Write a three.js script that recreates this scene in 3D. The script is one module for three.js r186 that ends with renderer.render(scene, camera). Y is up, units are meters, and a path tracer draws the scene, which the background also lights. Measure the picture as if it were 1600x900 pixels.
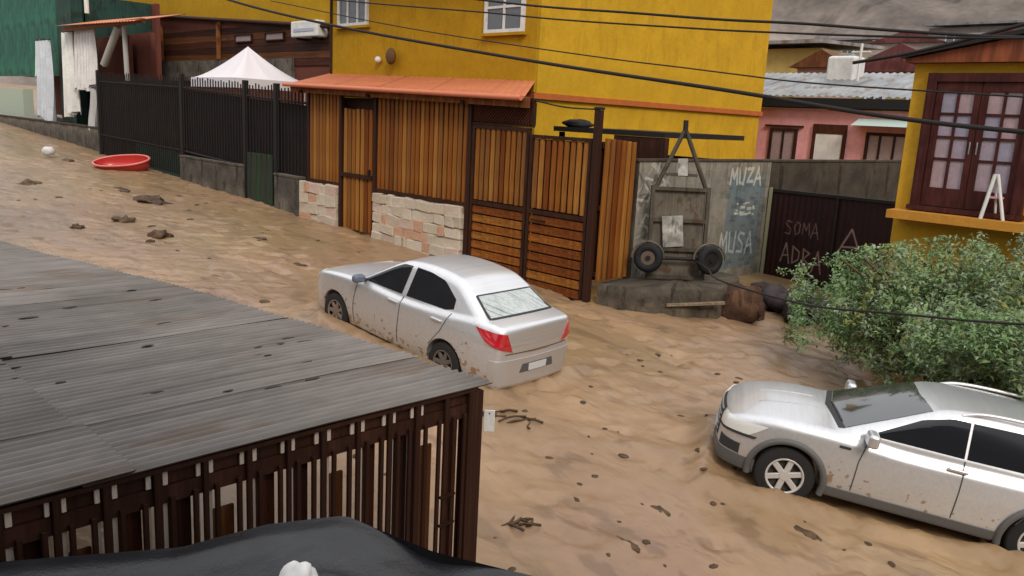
import * as THREE from 'three';
import { mergeGeometries, mergeVertices, toCreasedNormals } from 'three/addons/utils/BufferGeometryUtils.js';
import { RoundedBoxGeometry } from 'three/addons/geometries/RoundedBoxGeometry.js';

// ---------------------------------------------------------------- camera, sky, sun, exposure
const scene = new THREE.Scene();
const camera = new THREE.PerspectiveCamera(38.74, 16 / 9, 0.1, 900);
camera.rotation.order = 'YXZ';
camera.position.set(0, 4.4, 0);
camera.rotation.set(THREE.MathUtils.degToRad(-11.7), THREE.MathUtils.degToRad(45), THREE.MathUtils.degToRad(3.0));

const renderer = new THREE.WebGLRenderer({ antialias: true });
renderer.toneMapping = THREE.LinearToneMapping;
renderer.toneMappingExposure = 1.3;
renderer.shadowMap.enabled = true;

function overcastSky() {                       // even, rain-laden cloud cover: brighter overhead than at the horizon
  const w = 256, h = 128, d = new Float32Array(w * h * 4);
  for (let j = 0; j < h; j++) for (let i = 0; i < w; i++) {
    const el = Math.sin(((j + 0.5) / h - 0.5) * Math.PI), a = (i / w) * Math.PI * 2;
    const up = Math.max(el, 0);
    const cloud = 1 + 0.10 * Math.sin(a * 3 + up * 5) * (1 - up) + 0.07 * Math.sin(a * 7 - up * 9 + 1) * (1 - up);
    const L = (0.55 + 0.75 * up) * cloud, k = (j * w + i) * 4;
    d[k] = L * 0.985; d[k + 1] = L; d[k + 2] = L * 1.03; d[k + 3] = 1;
  }
  const t = new THREE.DataTexture(d, w, h, THREE.RGBAFormat, THREE.FloatType);
  t.mapping = THREE.EquirectangularReflectionMapping; t.magFilter = THREE.LinearFilter; t.minFilter = THREE.LinearFilter;
  t.needsUpdate = true; return t;
}
const skyTex = overcastSky();
scene.background = skyTex; scene.environment = skyTex;

const sun = new THREE.DirectionalLight(0xfff4e6, 1.5);
sun.position.set(18, 24, 7); sun.target.position.set(-8, 0, -9); sun.castShadow = true;
sun.shadow.radius = 30; sun.shadow.mapSize.set(2048, 2048);
Object.assign(sun.shadow.camera, { left: -45, right: 45, top: 45, bottom: -45, near: 1, far: 120 });
scene.add(sun, sun.target);

// ---------------------------------------------------------------- random, noise, textures
let seed = 12345;
const rnd = () => { seed |= 0; seed = (seed + 0x6d2b79f5) | 0; let t = Math.imul(seed ^ (seed >>> 15), 1 | seed); t = (t + Math.imul(t ^ (t >>> 7), 61 | t)) ^ t; return ((t ^ (t >>> 14)) >>> 0) / 4294967296; };
const rr = (a, b) => a + (b - a) * rnd();
const clamp = (x, a = 0, b = 1) => Math.min(b, Math.max(a, x));
const sstep = (a, b, x) => { const t = clamp((x - a) / (b - a)); return t * t * (3 - 2 * t); };
const lerp = (a, b, t) => a + (b - a) * t;
const hash2 = (x, y) => { let h = Math.imul(x, 374761393) + Math.imul(y, 668265263); h = Math.imul(h ^ (h >>> 13), 1274126177); return ((h ^ (h >>> 16)) >>> 0) / 4294967296; };
function vnoise(x, y, px = 1e9, py = 1e9) {
  const xi = Math.floor(x), yi = Math.floor(y), u = x - xi, v = y - yi, f = u * u * (3 - 2 * u), g = v * v * (3 - 2 * v);
  const m = (a, p) => ((a % p) + p) % p, x0 = m(xi, px), x1 = m(xi + 1, px), y0 = m(yi, py), y1 = m(yi + 1, py);
  return lerp(lerp(hash2(x0, y0), hash2(x1, y0), f), lerp(hash2(x0, y1), hash2(x1, y1), f), g);
}
function fbm(x, y, o, px = 1e9, py = 1e9) { let s = 0, a = 0.5, n = 0; for (let i = 0; i < o; i++) { s += a * vnoise(x + i * 17, y + i * 31, px, py); n += a; x *= 2; y *= 2; px *= 2; py *= 2; a *= 0.5; } return s / n; }
function interp(pts, x) {
  if (x <= pts[0][0]) return pts[0][1];
  for (let i = 1; i < pts.length; i++) if (x <= pts[i][0]) return lerp(pts[i - 1][1], pts[i][1], (x - pts[i - 1][0]) / (pts[i][0] - pts[i - 1][0]));
  return pts[pts.length - 1][1];
}
function spline(pts, x) {                      // monotone-ish Catmull-Rom through sorted points
  const n = pts.length; if (x <= pts[0][0]) return pts[0][1]; if (x >= pts[n - 1][0]) return pts[n - 1][1];
  let i = 1; while (pts[i][0] < x) i++;
  const a = pts[Math.max(0, i - 2)], b = pts[i - 1], c = pts[i], d = pts[Math.min(n - 1, i + 1)], h = c[0] - b[0], t = (x - b[0]) / h;
  const m0 = (c[1] - a[1]) / (c[0] - a[0]) * h, m1 = (d[1] - b[1]) / (d[0] - b[0]) * h, t2 = t * t, t3 = t2 * t;
  return (2 * t3 - 3 * t2 + 1) * b[1] + (t3 - 2 * t2 + t) * m0 + (-2 * t3 + 3 * t2) * c[1] + (t3 - t2) * m1;
}
function tex(w, h, fn, srgb = true) {          // fn(u, v) -> [r, g, b] in 0..1
  const d = new Uint8Array(w * h * 4);
  for (let j = 0; j < h; j++) for (let i = 0; i < w; i++) { const c = fn(i / w, j / h), k = (j * w + i) * 4; d[k] = clamp(c[0]) * 255; d[k + 1] = clamp(c[1]) * 255; d[k + 2] = clamp(c[2]) * 255; d[k + 3] = 255; }
  const t = new THREE.DataTexture(d, w, h, THREE.RGBAFormat); t.wrapS = t.wrapT = THREE.RepeatWrapping; t.magFilter = THREE.LinearFilter; t.minFilter = THREE.LinearMipmapLinearFilter; t.generateMipmaps = true;
  if (srgb) t.colorSpace = THREE.SRGBColorSpace; t.needsUpdate = true; return t;
}
const rep = (t, x, y = x) => { const c = t.clone(); c.repeat.set(x, y); c.needsUpdate = true; return c; };
const grey = (v) => [v, v, v];
const TX = {};
TX.plaster = tex(512, 512, (u, v) => { const a = fbm(u * 6, v * 6, 5, 6, 6), b = fbm(u * 40, v * 40, 3, 40, 40), s = fbm(u * 24, v * 3, 3, 24, 3); const m = 0.86 + 0.12 * a + 0.07 * (b - 0.5) + 0.03 * (s - 0.5) - 0.045 * sstep(0.58, 0.68, fbm(u * 30 + 7, v * 4 + 2, 4, 30, 4)) * sstep(0.5, 0.62, fbm(u * 5 + 1, v * 5, 3, 5, 5)); return [m, m * 0.995, m * 0.98]; });
TX.rough = tex(512, 512, (u, v) => { const a = fbm(u * 8, v * 8, 5, 8, 8), b = fbm(u * 60, v * 60, 2, 60, 60); return grey(0.5 * a + 0.5 * b); }, false);
TX.wood = tex(256, 512, (u, v) => { const g = fbm(u * 24, v * 3, 4, 24, 3), f = fbm(u * 90, v * 6, 2, 90, 6), k = fbm(u * 5, v * 5, 3, 5, 5); const m = 0.62 + 0.42 * g + 0.18 * (f - 0.5) + 0.2 * (k - 0.5); return [m, m * (0.93 + 0.1 * k), m * (0.86 + 0.18 * k)]; });
TX.concrete = tex(512, 512, (u, v) => { const a = fbm(u * 5, v * 5, 6, 5, 5), b = fbm(u * 50, v * 50, 2, 50, 50), st = sstep(0.55, 0.75, fbm(u * 12 + 3, v * 4, 4, 12, 4)); const m = 0.62 + 0.5 * (a - 0.3) + 0.12 * (b - 0.5) - 0.22 * st; return [m, m * 0.985, m * 0.95]; });
TX.sheet = tex(512, 512, (u, v) => { const a = fbm(u * 4, v * 4, 5, 4, 4), s = fbm(u * 40, v * 2, 4, 40, 2), r = sstep(0.56, 0.72, fbm(u * 9 + 5, v * 5, 5, 9, 5)); const m = 0.72 + 0.3 * (a - 0.5) + 0.22 * (s - 0.5); return [m * lerp(1, 0.86, r), m * lerp(1, 0.76, r), m * lerp(1, 0.68, r)]; });
TX.roof = tex(512, 512, (u, v) => { const a = fbm(u * 4, v * 4, 5, 4, 4), s = fbm(u * 40, v * 2, 4, 40, 2), b = fbm(u * 70, v * 30, 2, 70, 30), r = sstep(0.6, 0.74, fbm(u * 9 + 5, v * 5, 5, 9, 5)); const m = 0.80 + 0.26 * (a - 0.5) + 0.2 * (s - 0.5) + 0.12 * (b - 0.5); return [m * lerp(1, 0.95, r), m * lerp(1, 0.9, r), m * lerp(1, 0.86, r)]; });
TX.mud = tex(1024, 1024, (u, v) => {
  const w = fbm(u * 6, v * 6, 3, 6, 6), a = fbm(u * 5 + w * 1.2, v * 14 + w * 2.2, 6, 5, 14), b = fbm(u * 60, v * 90, 3, 60, 90), c = fbm(u * 3 + 9, v * 3, 4, 3, 3);
  const dark = sstep(0.60, 0.74, fbm(u * 22 + w * 3, v * 36 + 7, 4, 22, 36)) * 0.10;
  const m = 0.86 + 0.20 * (a - 0.5) + 0.05 * (b - 0.5) - dark; return [m * (1 + 0.05 * (c - 0.5)), m * (0.985 - 0.03 * dark), m * (0.965 + 0.16 * (c - 0.5))];
});
TX.mudBump = tex(1024, 1024, (u, v) => { const w = fbm(u * 8, v * 8, 3, 8, 8); return grey(0.8 * fbm(u * 14 + w * 2, v * 30 + w * 2, 4, 14, 30) + 0.2 * fbm(u * 40, v * 70, 2, 40, 70)); }, false);

// ---------------------------------------------------------------- materials
const C = (r, g, b) => new THREE.Color().setRGB(r, g, b);   // linear base colours
const hex = (h) => new THREE.Color(h);
function mat(color, o = {}) { return new THREE.MeshPhysicalMaterial({ color, roughness: 0.8, metalness: 0, specularIntensity: 0.5, side: THREE.DoubleSide, ...o }); }
function phys(color, o = {}) { return new THREE.MeshPhysicalMaterial({ color, roughness: 0.4, side: THREE.DoubleSide, ...o }); }
const plasterM = (c, s = 0.35) => mat(c, { specularIntensity: 0.25, map: rep(TX.plaster, s), bumpMap: rep(TX.rough, 0.8), bumpScale: 0.006, roughness: 0.9 });
const woodM = (c) => mat(c, { specularIntensity: 0.35, map: TX.wood, bumpMap: TX.wood, bumpScale: 0.003, roughness: 0.62 });
const M = {
  mud: mat(C(0.372, 0.243, 0.140), { map: rep(TX.mud, 1 / 9), bumpMap: rep(TX.mudBump, 1 / 5), bumpScale: 0.02, roughness: 0.36, specularIntensity: 0.7 }),
  yellow: plasterM(C(0.60, 0.345, 0.022)),
  darkYellow: plasterM(C(0.44, 0.245, 0.012)),  // darker yellow; on the yellow house front it carries painted shade
  houseYellow: plasterM(C(0.60, 0.33, 0.03)),
  pink: plasterM(C(0.82, 0.39, 0.40)),
  band: plasterM(C(0.50, 0.14, 0.04)),
  brownWall: plasterM(C(0.16, 0.055, 0.04)),
  greyWall: mat(C(0.22, 0.195, 0.17), { map: rep(TX.concrete, 0.4), bumpMap: rep(TX.rough, 0.6), bumpScale: 0.012, roughness: 0.92 }),
  darkWall: mat(C(0.13, 0.105, 0.082), { map: rep(TX.concrete, 0.3), bumpMap: rep(TX.rough, 0.6), bumpScale: 0.012, roughness: 0.92 }),
  concrete: mat(C(0.20, 0.165, 0.13), { map: rep(TX.concrete, 0.5), bumpMap: rep(TX.rough, 0.9), bumpScale: 0.02, roughness: 0.9 }),
  darkIron: mat(C(0.022, 0.018, 0.017), { roughness: 0.6, metalness: 0.2, map: rep(TX.plaster, 1) }),
  frameWood: woodM(C(0.050, 0.019, 0.011)),
  terracotta: mat(C(0.58, 0.185, 0.085), { map: rep(TX.plaster, 0.3), roughness: 0.6 }),
  terraBeam: woodM(C(0.30, 0.11, 0.035)),
  white: mat(C(0.72, 0.71, 0.70), { roughness: 0.6, map: rep(TX.plaster, 0.8) }),
  glass: phys(C(0.10, 0.11, 0.12), { roughness: 0.08, specularIntensity: 1 }),
  curtain: mat(C(0.38, 0.28, 0.28), { roughness: 0.35, map: rep(TX.plaster, 2.5) }),
  bright_slit: mat(C(0.62, 0.52, 0.45), { map: rep(TX.plaster, 1), roughness: 0.7 }),  // pale strips added so the carport slits look bright
  black: mat(C(0.012, 0.012, 0.013), { roughness: 0.75 }),
  cable: mat(C(0.016, 0.012, 0.011), { roughness: 0.7 }),
  roof: [0, 1, 2, 3].map((i) => mat(C(0.225 + 0.025 * (i % 2), 0.200 + 0.022 * (i % 2), 0.182 + 0.02 * (i % 2)), { map: rep(TX.roof, 0.45, 0.22), roughness: 0.62, bumpMap: rep(TX.rough, 2), bumpScale: 0.002 })),
  zinc: mat(C(0.46, 0.47, 0.48), { map: rep(TX.sheet, 0.3), roughness: 0.45, metalness: 0.3 }),
};
const slatMats = [[0.33, 0.11, 0.018], [0.36, 0.14, 0.025], [0.22, 0.062, 0.010], [0.46, 0.20, 0.042], [0.29, 0.12, 0.03]].map((c) => woodM(C(...c)));
const boardMats = [[0.085, 0.027, 0.014], [0.16, 0.060, 0.022], [0.055, 0.020, 0.012]].map((c) => woodM(C(...c)));

// ---------------------------------------------------------------- helpers
const used = {};
function numbered(n) { const k = used[n] = (used[n] ?? -1) + 1; return k ? `${n}_${String(k).padStart(3, '0')}` : n; }
function thing(name, label, category, pos = [0, 0, 0], turn = 0, group) {
  const o = new THREE.Group(); o.name = numbered(name); o.position.set(...pos); o.rotation.y = turn; o.userData = { label, category }; if (group) o.userData.group = group; scene.add(o); return o;
}
function part(parent, name, geo, m, pos, rot, label) {
  const o = new THREE.Mesh(geo, m); o.name = name; if (pos) o.position.set(...pos); if (rot) o.rotation.set(...rot); if (label) o.userData.label = label; parent.add(o); return o;
}
function single(name, label, category, geo, m, pos = [0, 0, 0], rot, group, kind) {
  const o = new THREE.Mesh(geo, m); o.name = numbered(name); o.position.set(...pos); if (rot) o.rotation.set(...rot); o.userData = { label, category }; if (group) o.userData.group = group; if (kind) o.userData.kind = kind; scene.add(o); return o;
}
function uvm(geo) {                            // uv in metres, by the way each face points
  const g = geo.index ? geo.toNonIndexed() : geo; const p = g.attributes.position, n = g.attributes.normal, uv = new Float32Array(p.count * 2);
  for (let i = 0; i < p.count; i++) {
    const ax = Math.abs(n.getX(i)), ay = Math.abs(n.getY(i)), az = Math.abs(n.getZ(i));
    const [a, b] = ax > ay && ax > az ? [p.getZ(i), p.getY(i)] : ay > az ? [p.getX(i), p.getZ(i)] : [p.getX(i), p.getY(i)];
    uv[i * 2] = a; uv[i * 2 + 1] = b;
  }
  g.setAttribute('uv', new THREE.BufferAttribute(uv, 2)); return g;
}
const bx = (w, h, d) => uvm(new THREE.BoxGeometry(w, h, d));
const bxAt = (x0, x1, y0, y1, z0, z1) => { const g = new THREE.BoxGeometry(x1 - x0, y1 - y0, z1 - z0); g.translate((x0 + x1) / 2, (y0 + y1) / 2, (z0 + z1) / 2); return uvm(g); };
const plank = (w, h, d, r = 0.006) => new RoundedBoxGeometry(w, h, d, 1, Math.min(r, w / 2.5, h / 2.5, d / 2.5));
const merge = (list) => mergeGeometries(list.map((g) => { const q = g.index ? g.toNonIndexed() : g.clone(); for (const k of Object.keys(q.attributes)) if (!['position', 'normal', 'uv'].includes(k)) q.deleteAttribute(k); return q; }));
function bar(a, b, r, n = 8) {                 // round bar between two points
  const A = new THREE.Vector3(...a), B = new THREE.Vector3(...b), g = new THREE.CylinderGeometry(r, r, A.distanceTo(B), n);
  g.applyQuaternion(new THREE.Quaternion().setFromUnitVectors(new THREE.Vector3(0, 1, 0), B.clone().sub(A).normalize())); g.translate((A.x + B.x) / 2, (A.y + B.y) / 2, (A.z + B.z) / 2); return g;
}
function tube(pts, r, seg = 60, n = 6) { return new THREE.TubeGeometry(new THREE.CatmullRomCurve3(pts.map((p) => new THREE.Vector3(...p))), seg, r, n); }
function gridGeo(nu, nv, fn, uvs) {            // fn(u, v) -> [x, y, z]
  const pos = [], uv = [], idx = [];
  for (let j = 0; j <= nv; j++) for (let i = 0; i <= nu; i++) { const p = fn(i / nu, j / nv); pos.push(...p); uv.push(...(uvs ? uvs(i / nu, j / nv, p) : [p[0], p[2]])); }
  for (let j = 0; j < nv; j++) for (let i = 0; i < nu; i++) { const a = j * (nu + 1) + i, b = a + 1, c = a + nu + 1, d = c + 1; idx.push(a, b, d, a, d, c); }
  const g = new THREE.BufferGeometry(); g.setAttribute('position', new THREE.Float32BufferAttribute(pos, 3)); g.setAttribute('uv', new THREE.Float32BufferAttribute(uv, 2)); g.setIndex(idx); g.computeVertexNormals(); return g;
}
function lump(r, ry, rz, seedv, detail = 2, rough = 0.35) {   // irregular clod
  const g = mergeVertices(new THREE.IcosahedronGeometry(1, detail).deleteAttribute('uv').deleteAttribute('normal')), p = g.attributes.position;
  for (let i = 0; i < p.count; i++) {
    const x = p.getX(i), y = p.getY(i), z = p.getZ(i), k = 1 + rough * (fbm(x * 1.7 + seedv * 3.1 + 9, y * 1.7 + z * 2.3 + seedv, 3) - 0.5) * 2;
    p.setXYZ(i, x * r * k, y * ry * k, z * rz * k);
  }
  g.computeVertexNormals(); return uvm(g);
}
const shapeGeo = (pts, depth, bevel = 0) => new THREE.ExtrudeGeometry(new THREE.Shape(pts.map((p) => new THREE.Vector2(...p))), { depth, bevelEnabled: bevel > 0, bevelSize: bevel, bevelThickness: bevel, bevelSegments: 1 });

// ---------------------------------------------------------------- the ground: one sheet of flowing mud on the sloping street
const slope = (x) => interp([[-11, 0.04], [-8, 0.11], [-3.5, 0.11], [-1, 0.05]], x);
const profN = 3201, profX0 = -140, profDx = 0.0625, prof = new Float64Array(profN);
for (let i = 1; i < profN; i++) prof[i] = prof[i - 1] - slope(profX0 + (i - 0.5) * profDx) * profDx;
const profAt = (x) => { const t = clamp((x - profX0) / profDx, 0, profN - 1.001), i = Math.floor(t); return lerp(prof[i], prof[i + 1], t - i); };
const profOff = 0.97 - profAt(-10);
const gy = (x) => profAt(x) + profOff;
function mudRelief(x, z) {
  const near = sstep(-60, -18, x), w = fbm(x * 0.5, z * 0.6, 3);
  const broad = (fbm(x * 0.35 + w, z * 0.7, 3) - 0.5) * 0.05;
  const rip = (fbm(x * 1.1 + w * 3, z * 2.4 + w * 4, 5) - 0.5) * 0.07;
  const lumps = sstep(0.62, 0.8, fbm(x * 3.1 + 40, z * 4.3 + w * 2, 3)) * 0.035;
  const dips = sstep(0.66, 0.82, fbm(x * 2.6 + 80 + w * 2, z * 4.6, 3)) * 0.08;
  let lap = 0; for (const [cx, cz, yaw, hl, hw] of [[-9.75, -7.9, 0.06, 2.17, 0.86], [-3.15, -9.55, 0.527, 2.1, 0.86]]) { const dx = x - cx, dz = z - cz, c = Math.cos(yaw), s = Math.sin(yaw), u = Math.abs(dx * c - dz * s) - hl, v = Math.abs(dx * s + dz * c) - hw, d = Math.hypot(Math.max(u, 0), Math.max(v, 0)) + Math.min(Math.max(u, v), 0); if (d < 1.6) lap += 0.10 * Math.exp(-(((Math.max(d, -0.3) - 0.02) / 0.16) ** 2)) * (0.6 + 0.8 * fbm(x * 2.2, z * 2.2 + 9, 2)) + 0.018 * Math.sin(d * 17 + 3 * fbm(x, z, 2)) * Math.exp(-Math.max(d, 0) / 0.45); }
  const bow = lap + 0.17 * Math.exp(-(((x + 4.5) / 1.0) ** 2 + ((z + 8.9) / 1.1) ** 2)) + 0.05 * Math.exp(-(((x + 11.2) / 0.8) ** 2 + ((z + 7.6) / 1.0) ** 2)); + 0.31 * Math.exp(-(((x + 9.6) / 2.8) ** 4 + ((z + 7.9) / 1.9) ** 4)) + 0.31 * Math.exp(-(((x + 3.2) / 2.6) ** 4 + ((z + 9.4) / 2.4) ** 4));   // mud piled against the stranded cars
  return broad + bow + (rip + lumps - dips) * (0.4 + 0.6 * near);
}
const mudY = (x, z) => gy(x) + mudRelief(x, z);
function axis(stops) { const out = []; for (let i = 0; i + 1 < stops.length; i++) { const [a, st] = stops[i], b = stops[i + 1][0], n = Math.max(1, Math.round((b - a) / st)); for (let k = 0; k < n; k++) out.push(a + (b - a) * k / n); } out.push(stops[stops.length - 1][0]); return out; }
{
  const xs = axis([[-140, 4], [-60, 0.5], [-36, 0.16], [-20, 0.085], [1, 0.5], [8, 4], [60, 4]]), zs = axis([[-140, 5], [-30, 1], [-16, 0.12], [-3, 0.2], [2, 2], [40, 2]]);
  const pos = new Float32Array(xs.length * zs.length * 3), uv = new Float32Array(xs.length * zs.length * 2), idx = []; let k = 0;
  for (const z of zs) for (const x of xs) { pos[k * 3] = x; pos[k * 3 + 1] = mudY(x, z); pos[k * 3 + 2] = z; uv[k * 2] = x; uv[k * 2 + 1] = z; k++; }
  const n = xs.length; for (let j = 0; j + 1 < zs.length; j++) for (let i = 0; i + 1 < n; i++) { const a = j * n + i; idx.push(a, a + n, a + 1, a + 1, a + n, a + n + 1); }
  const g = new THREE.BufferGeometry(); g.setAttribute('position', new THREE.BufferAttribute(pos, 3)); g.setAttribute('uv', new THREE.BufferAttribute(uv, 2)); g.setIndex(idx); g.computeVertexNormals();
  const o = single('mud_flow', 'brown mud flow covering the whole sloping street', 'mud', g, M.mud); o.userData.kind = 'structure';
}
{ // bare hillside behind the houses
  const g = gridGeo(160, 60, (u, v) => {
    const a = lerp(-0.5, Math.PI + 0.2, u), r = lerp(44, 240, v * (0.55 + 0.45 * v)), x = 0 - 10 - Math.cos(a) * r * 1.55, z = -10 - Math.sin(a) * r;
    const h = sstep(0, 1, v) * 66 + (fbm(x * 0.02, z * 0.03, 4) - 0.5) * 16 * sstep(0, 0.3, v);
    return [x, h - 1.5 + (fbm(x * 0.15 + 5, z * 0.15, 3) - 0.5) * 2.4 * sstep(0, 0.15, v), z];
  });
  const m = mat(C(0.33, 0.28, 0.26), { map: rep(TX.concrete, 0.03), roughness: 1 });
  const o = single('hillside', 'bare grey brown hillside rising behind the houses', 'hillside', g, m); o.userData.kind = 'structure';
}

// ---------------------------------------------------------------- window builder (parts: window > frame, pane)
function windowPart(parent, x0, x1, y0, y1, z, { nx = 1, ny = 1, fw = 0.07, fm = M.white, pm = M.glass, name = 'window', depth = 0.09, paneLabel } = {}) {
  const w = x1 - x0, h = y1 - y0;
  const win = part(parent, name, merge([bxAt(x0, x1, y0, y0 + fw, z, z + depth), bxAt(x0, x1, y1 - fw, y1, z, z + depth), bxAt(x0, x0 + fw, y0 + fw, y1 - fw, z, z + depth), bxAt(x1 - fw, x1, y0 + fw, y1 - fw, z, z + depth)]), fm);
  const b = fw * 0.7;
  for (let i = 1; i < nx; i++) { const x = x0 + w * i / nx; part(win, 'glazing_bar', bxAt(x - b / 2, x + b / 2, y0 + fw, y1 - fw, z + 0.005, z + depth * 0.8), fm); }
  for (let j = 1; j < ny; j++) { const y = y0 + h * j / ny; part(win, 'glazing_bar', bxAt(x0 + fw, x1 - fw, y - b / 2, y + b / 2, z + 0.008, z + depth * 0.77), fm); }
  for (let i = 0; i < nx; i++) for (let j = 0; j < ny; j++) part(win, 'pane', bxAt(x0 + fw * 0.5 + (w - fw) * i / nx, x0 + fw * 0.5 + (w - fw) * (i + 1) / nx - 0.004, y0 + fw * 0.5 + (h - fw) * j / ny, y0 + fw * 0.5 + (h - fw) * (j + 1) / ny - 0.004, z + 0.015, z + 0.035), pm);
  return win;
}

// ---------------------------------------------------------------- yellow house behind the wooden fence
{
  const t = thing('yellow_house', 'two storey yellow house with an orange band behind the wooden slat fence', 'house', [0, 0, 0]);
  part(t, 'upper_wall', bxAt(-23.6, -14.5, 5.05, 9.6, -26.05, -15), M.yellow);
  part(t, 'lower_wall', bxAt(-23.57, -14.53, 0.5, 4.90, -26.02, -15.03), M.yellow);
  part(t, 'band', bxAt(-23.62, -14.44, 4.902, 5.048, -26.07, -14.86), M.band);
  part(t, 'front_wall', bxAt(-23.595, -14.505, 5.06, 9.59, -14.995, -14.9), M.darkYellow, null, null, 'yellow street front with its shade put into the colour');  // same yellow wall, its shaded side painted darker
  part(t, 'roof', bxAt(-24.4, -14.1, 9.603, 9.8, -26.5, -13.3), M.darkIron);
  windowPart(t, -16.34, -14.92, 6.5, 7.75, -14.898, { nx: 2, ny: 2, fw: 0.085 });
  windowPart(t, -23.2, -21.6, 6.93, 8.1, -14.898, { nx: 3, ny: 1, fw: 0.085 });
  for (const [a, b, y] of [[-16.42, -14.84, 6.5], [-23.3, -21.5, 6.93]]) part(t, 'window_sill', bxAt(a, b, y - 0.075, y - 0.003, -14.898, -14.76), M.darkYellow);
  part(t, 'downpipe', bar([-23.66, 1.2, -14.9], [-23.66, 9.6, -14.9], 0.06), M.frameWood);
  const lamp = part(t, 'wall_lamp', bar([-20.35, 5.95, -14.9], [-20.35, 5.95, -14.65], 0.025), M.darkIron);
  part(lamp, 'shade', new THREE.SphereGeometry(0.2, 14, 10).scale(1, 1.2, 0.6).translate(-20.15, 5.98, -14.68), mat(C(0.10, 0.05, 0.02), { roughness: 0.7 }));
  part(lamp, 'housing', new THREE.SphereGeometry(0.1, 12, 8).translate(-20.95, 5.9, -14.8), M.white);
}
{ // brown and grey house farther up the street, with planks
  const t = thing('brown_plank_house', 'long brown plank house with a grey band behind the dark bar fence', 'house');
  part(t, 'upper_wall', uvm(shapeGeo([[-62, 9.9], [-27.0, 7.42], [-27.0, 11], [-62, 11]], 6)), M.darkYellow, [0, 0, -23.9], null, 'yellow upper wall above the brown planks');
  part(t, 'wall', bxAt(-62, -26.5, 2, 8.6, -24, -18.1), M.brownWall);
  for (let i = 0; i < 6; i++) part(t, 'plank', plank(33.0, 0.28, 0.05), boardMats[i % 3], [-44.4, 6.2 + i * 0.29, -18.07]);
  part(t, 'grey_band', bxAt(-52, -31.5, 5.4, 6.36, -18.09, -17.95), M.greyWall);
  part(t, 'eaves', bar([-62, 9.85, -17.75], [-27.0, 7.37, -17.75], 0.09, 5), M.frameWood);
  for (const x of [-36.6, -33.8]) windowPart(t, x, x + 1.6, 7.1, 7.45, -18.04, { fw: 0.05, fm: M.frameWood, pm: M.curtain });
  for (const x of [-44.8, -38.2]) part(t, 'post', bx(0.16, 1.8, 0.14), M.terraBeam, [x, 7.3, -17.95]);
  const ac = thing('air_conditioner', 'white box unit on the wall beside the yellow house', 'air conditioner', [-29.9, 7.08, -17.8]);
  part(ac, 'casing', plank(2.0, 0.62, 0.5, 0.06), M.white, [0, 0.34, 0]);
  part(ac, 'grille', bx(1.5, 0.12, 0.02), mat(C(0.35, 0.35, 0.42)), [0, 0.3, 0.262]);
  part(ac, 'bracket', merge([bx(0.06, 0.08, 0.6).translate(-0.6, -0.02, -0.05), bx(0.06, 0.08, 0.6).translate(0.6, -0.02, -0.05)]), M.darkIron);
}
{ // white tent roof in the yard
  const t = thing('garden_tent', 'white pointed garden tent roof rising behind the dark bar fence', 'tent', [-29.5, 0, -15]); t.scale.set(0.7, 1, 0.7);
  const g = gridGeo(40, 10, (u, v) => { const s = v, a = u * Math.PI * 2, sq = 1 / Math.max(Math.abs(Math.cos(a)), Math.abs(Math.sin(a))); const r = 2.5 * s * sq * (1 - 0.05 * Math.sin(a * 4) ** 2); return [Math.cos(a) * r, 5.28 + 1.22 * Math.pow(1 - s, 1.35), Math.sin(a) * r * 0.8]; });
  part(t, 'canopy', g, mat(C(0.62, 0.58, 0.60), { roughness: 0.7 }));
  part(t, 'valance', merge([-1, 1].flatMap((s) => [bxAt(-2.52, 2.52, 4.95, 5.29, s * 2.02 - 0.01, s * 2.02 + 0.01), bxAt(s * 2.52 - 0.01, s * 2.52 + 0.01, 4.95, 5.29, -2.0, 2.0)])), mat(C(0.62, 0.58, 0.60)));
  for (const sx of [-1, 1]) for (const sz of [-1, 1]) part(t, 'leg', bar([sx * 2.45, 1.5, sz * 1.95], [sx * 2.45, 5.0, sz * 1.95], 0.03), M.white);
}

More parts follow.
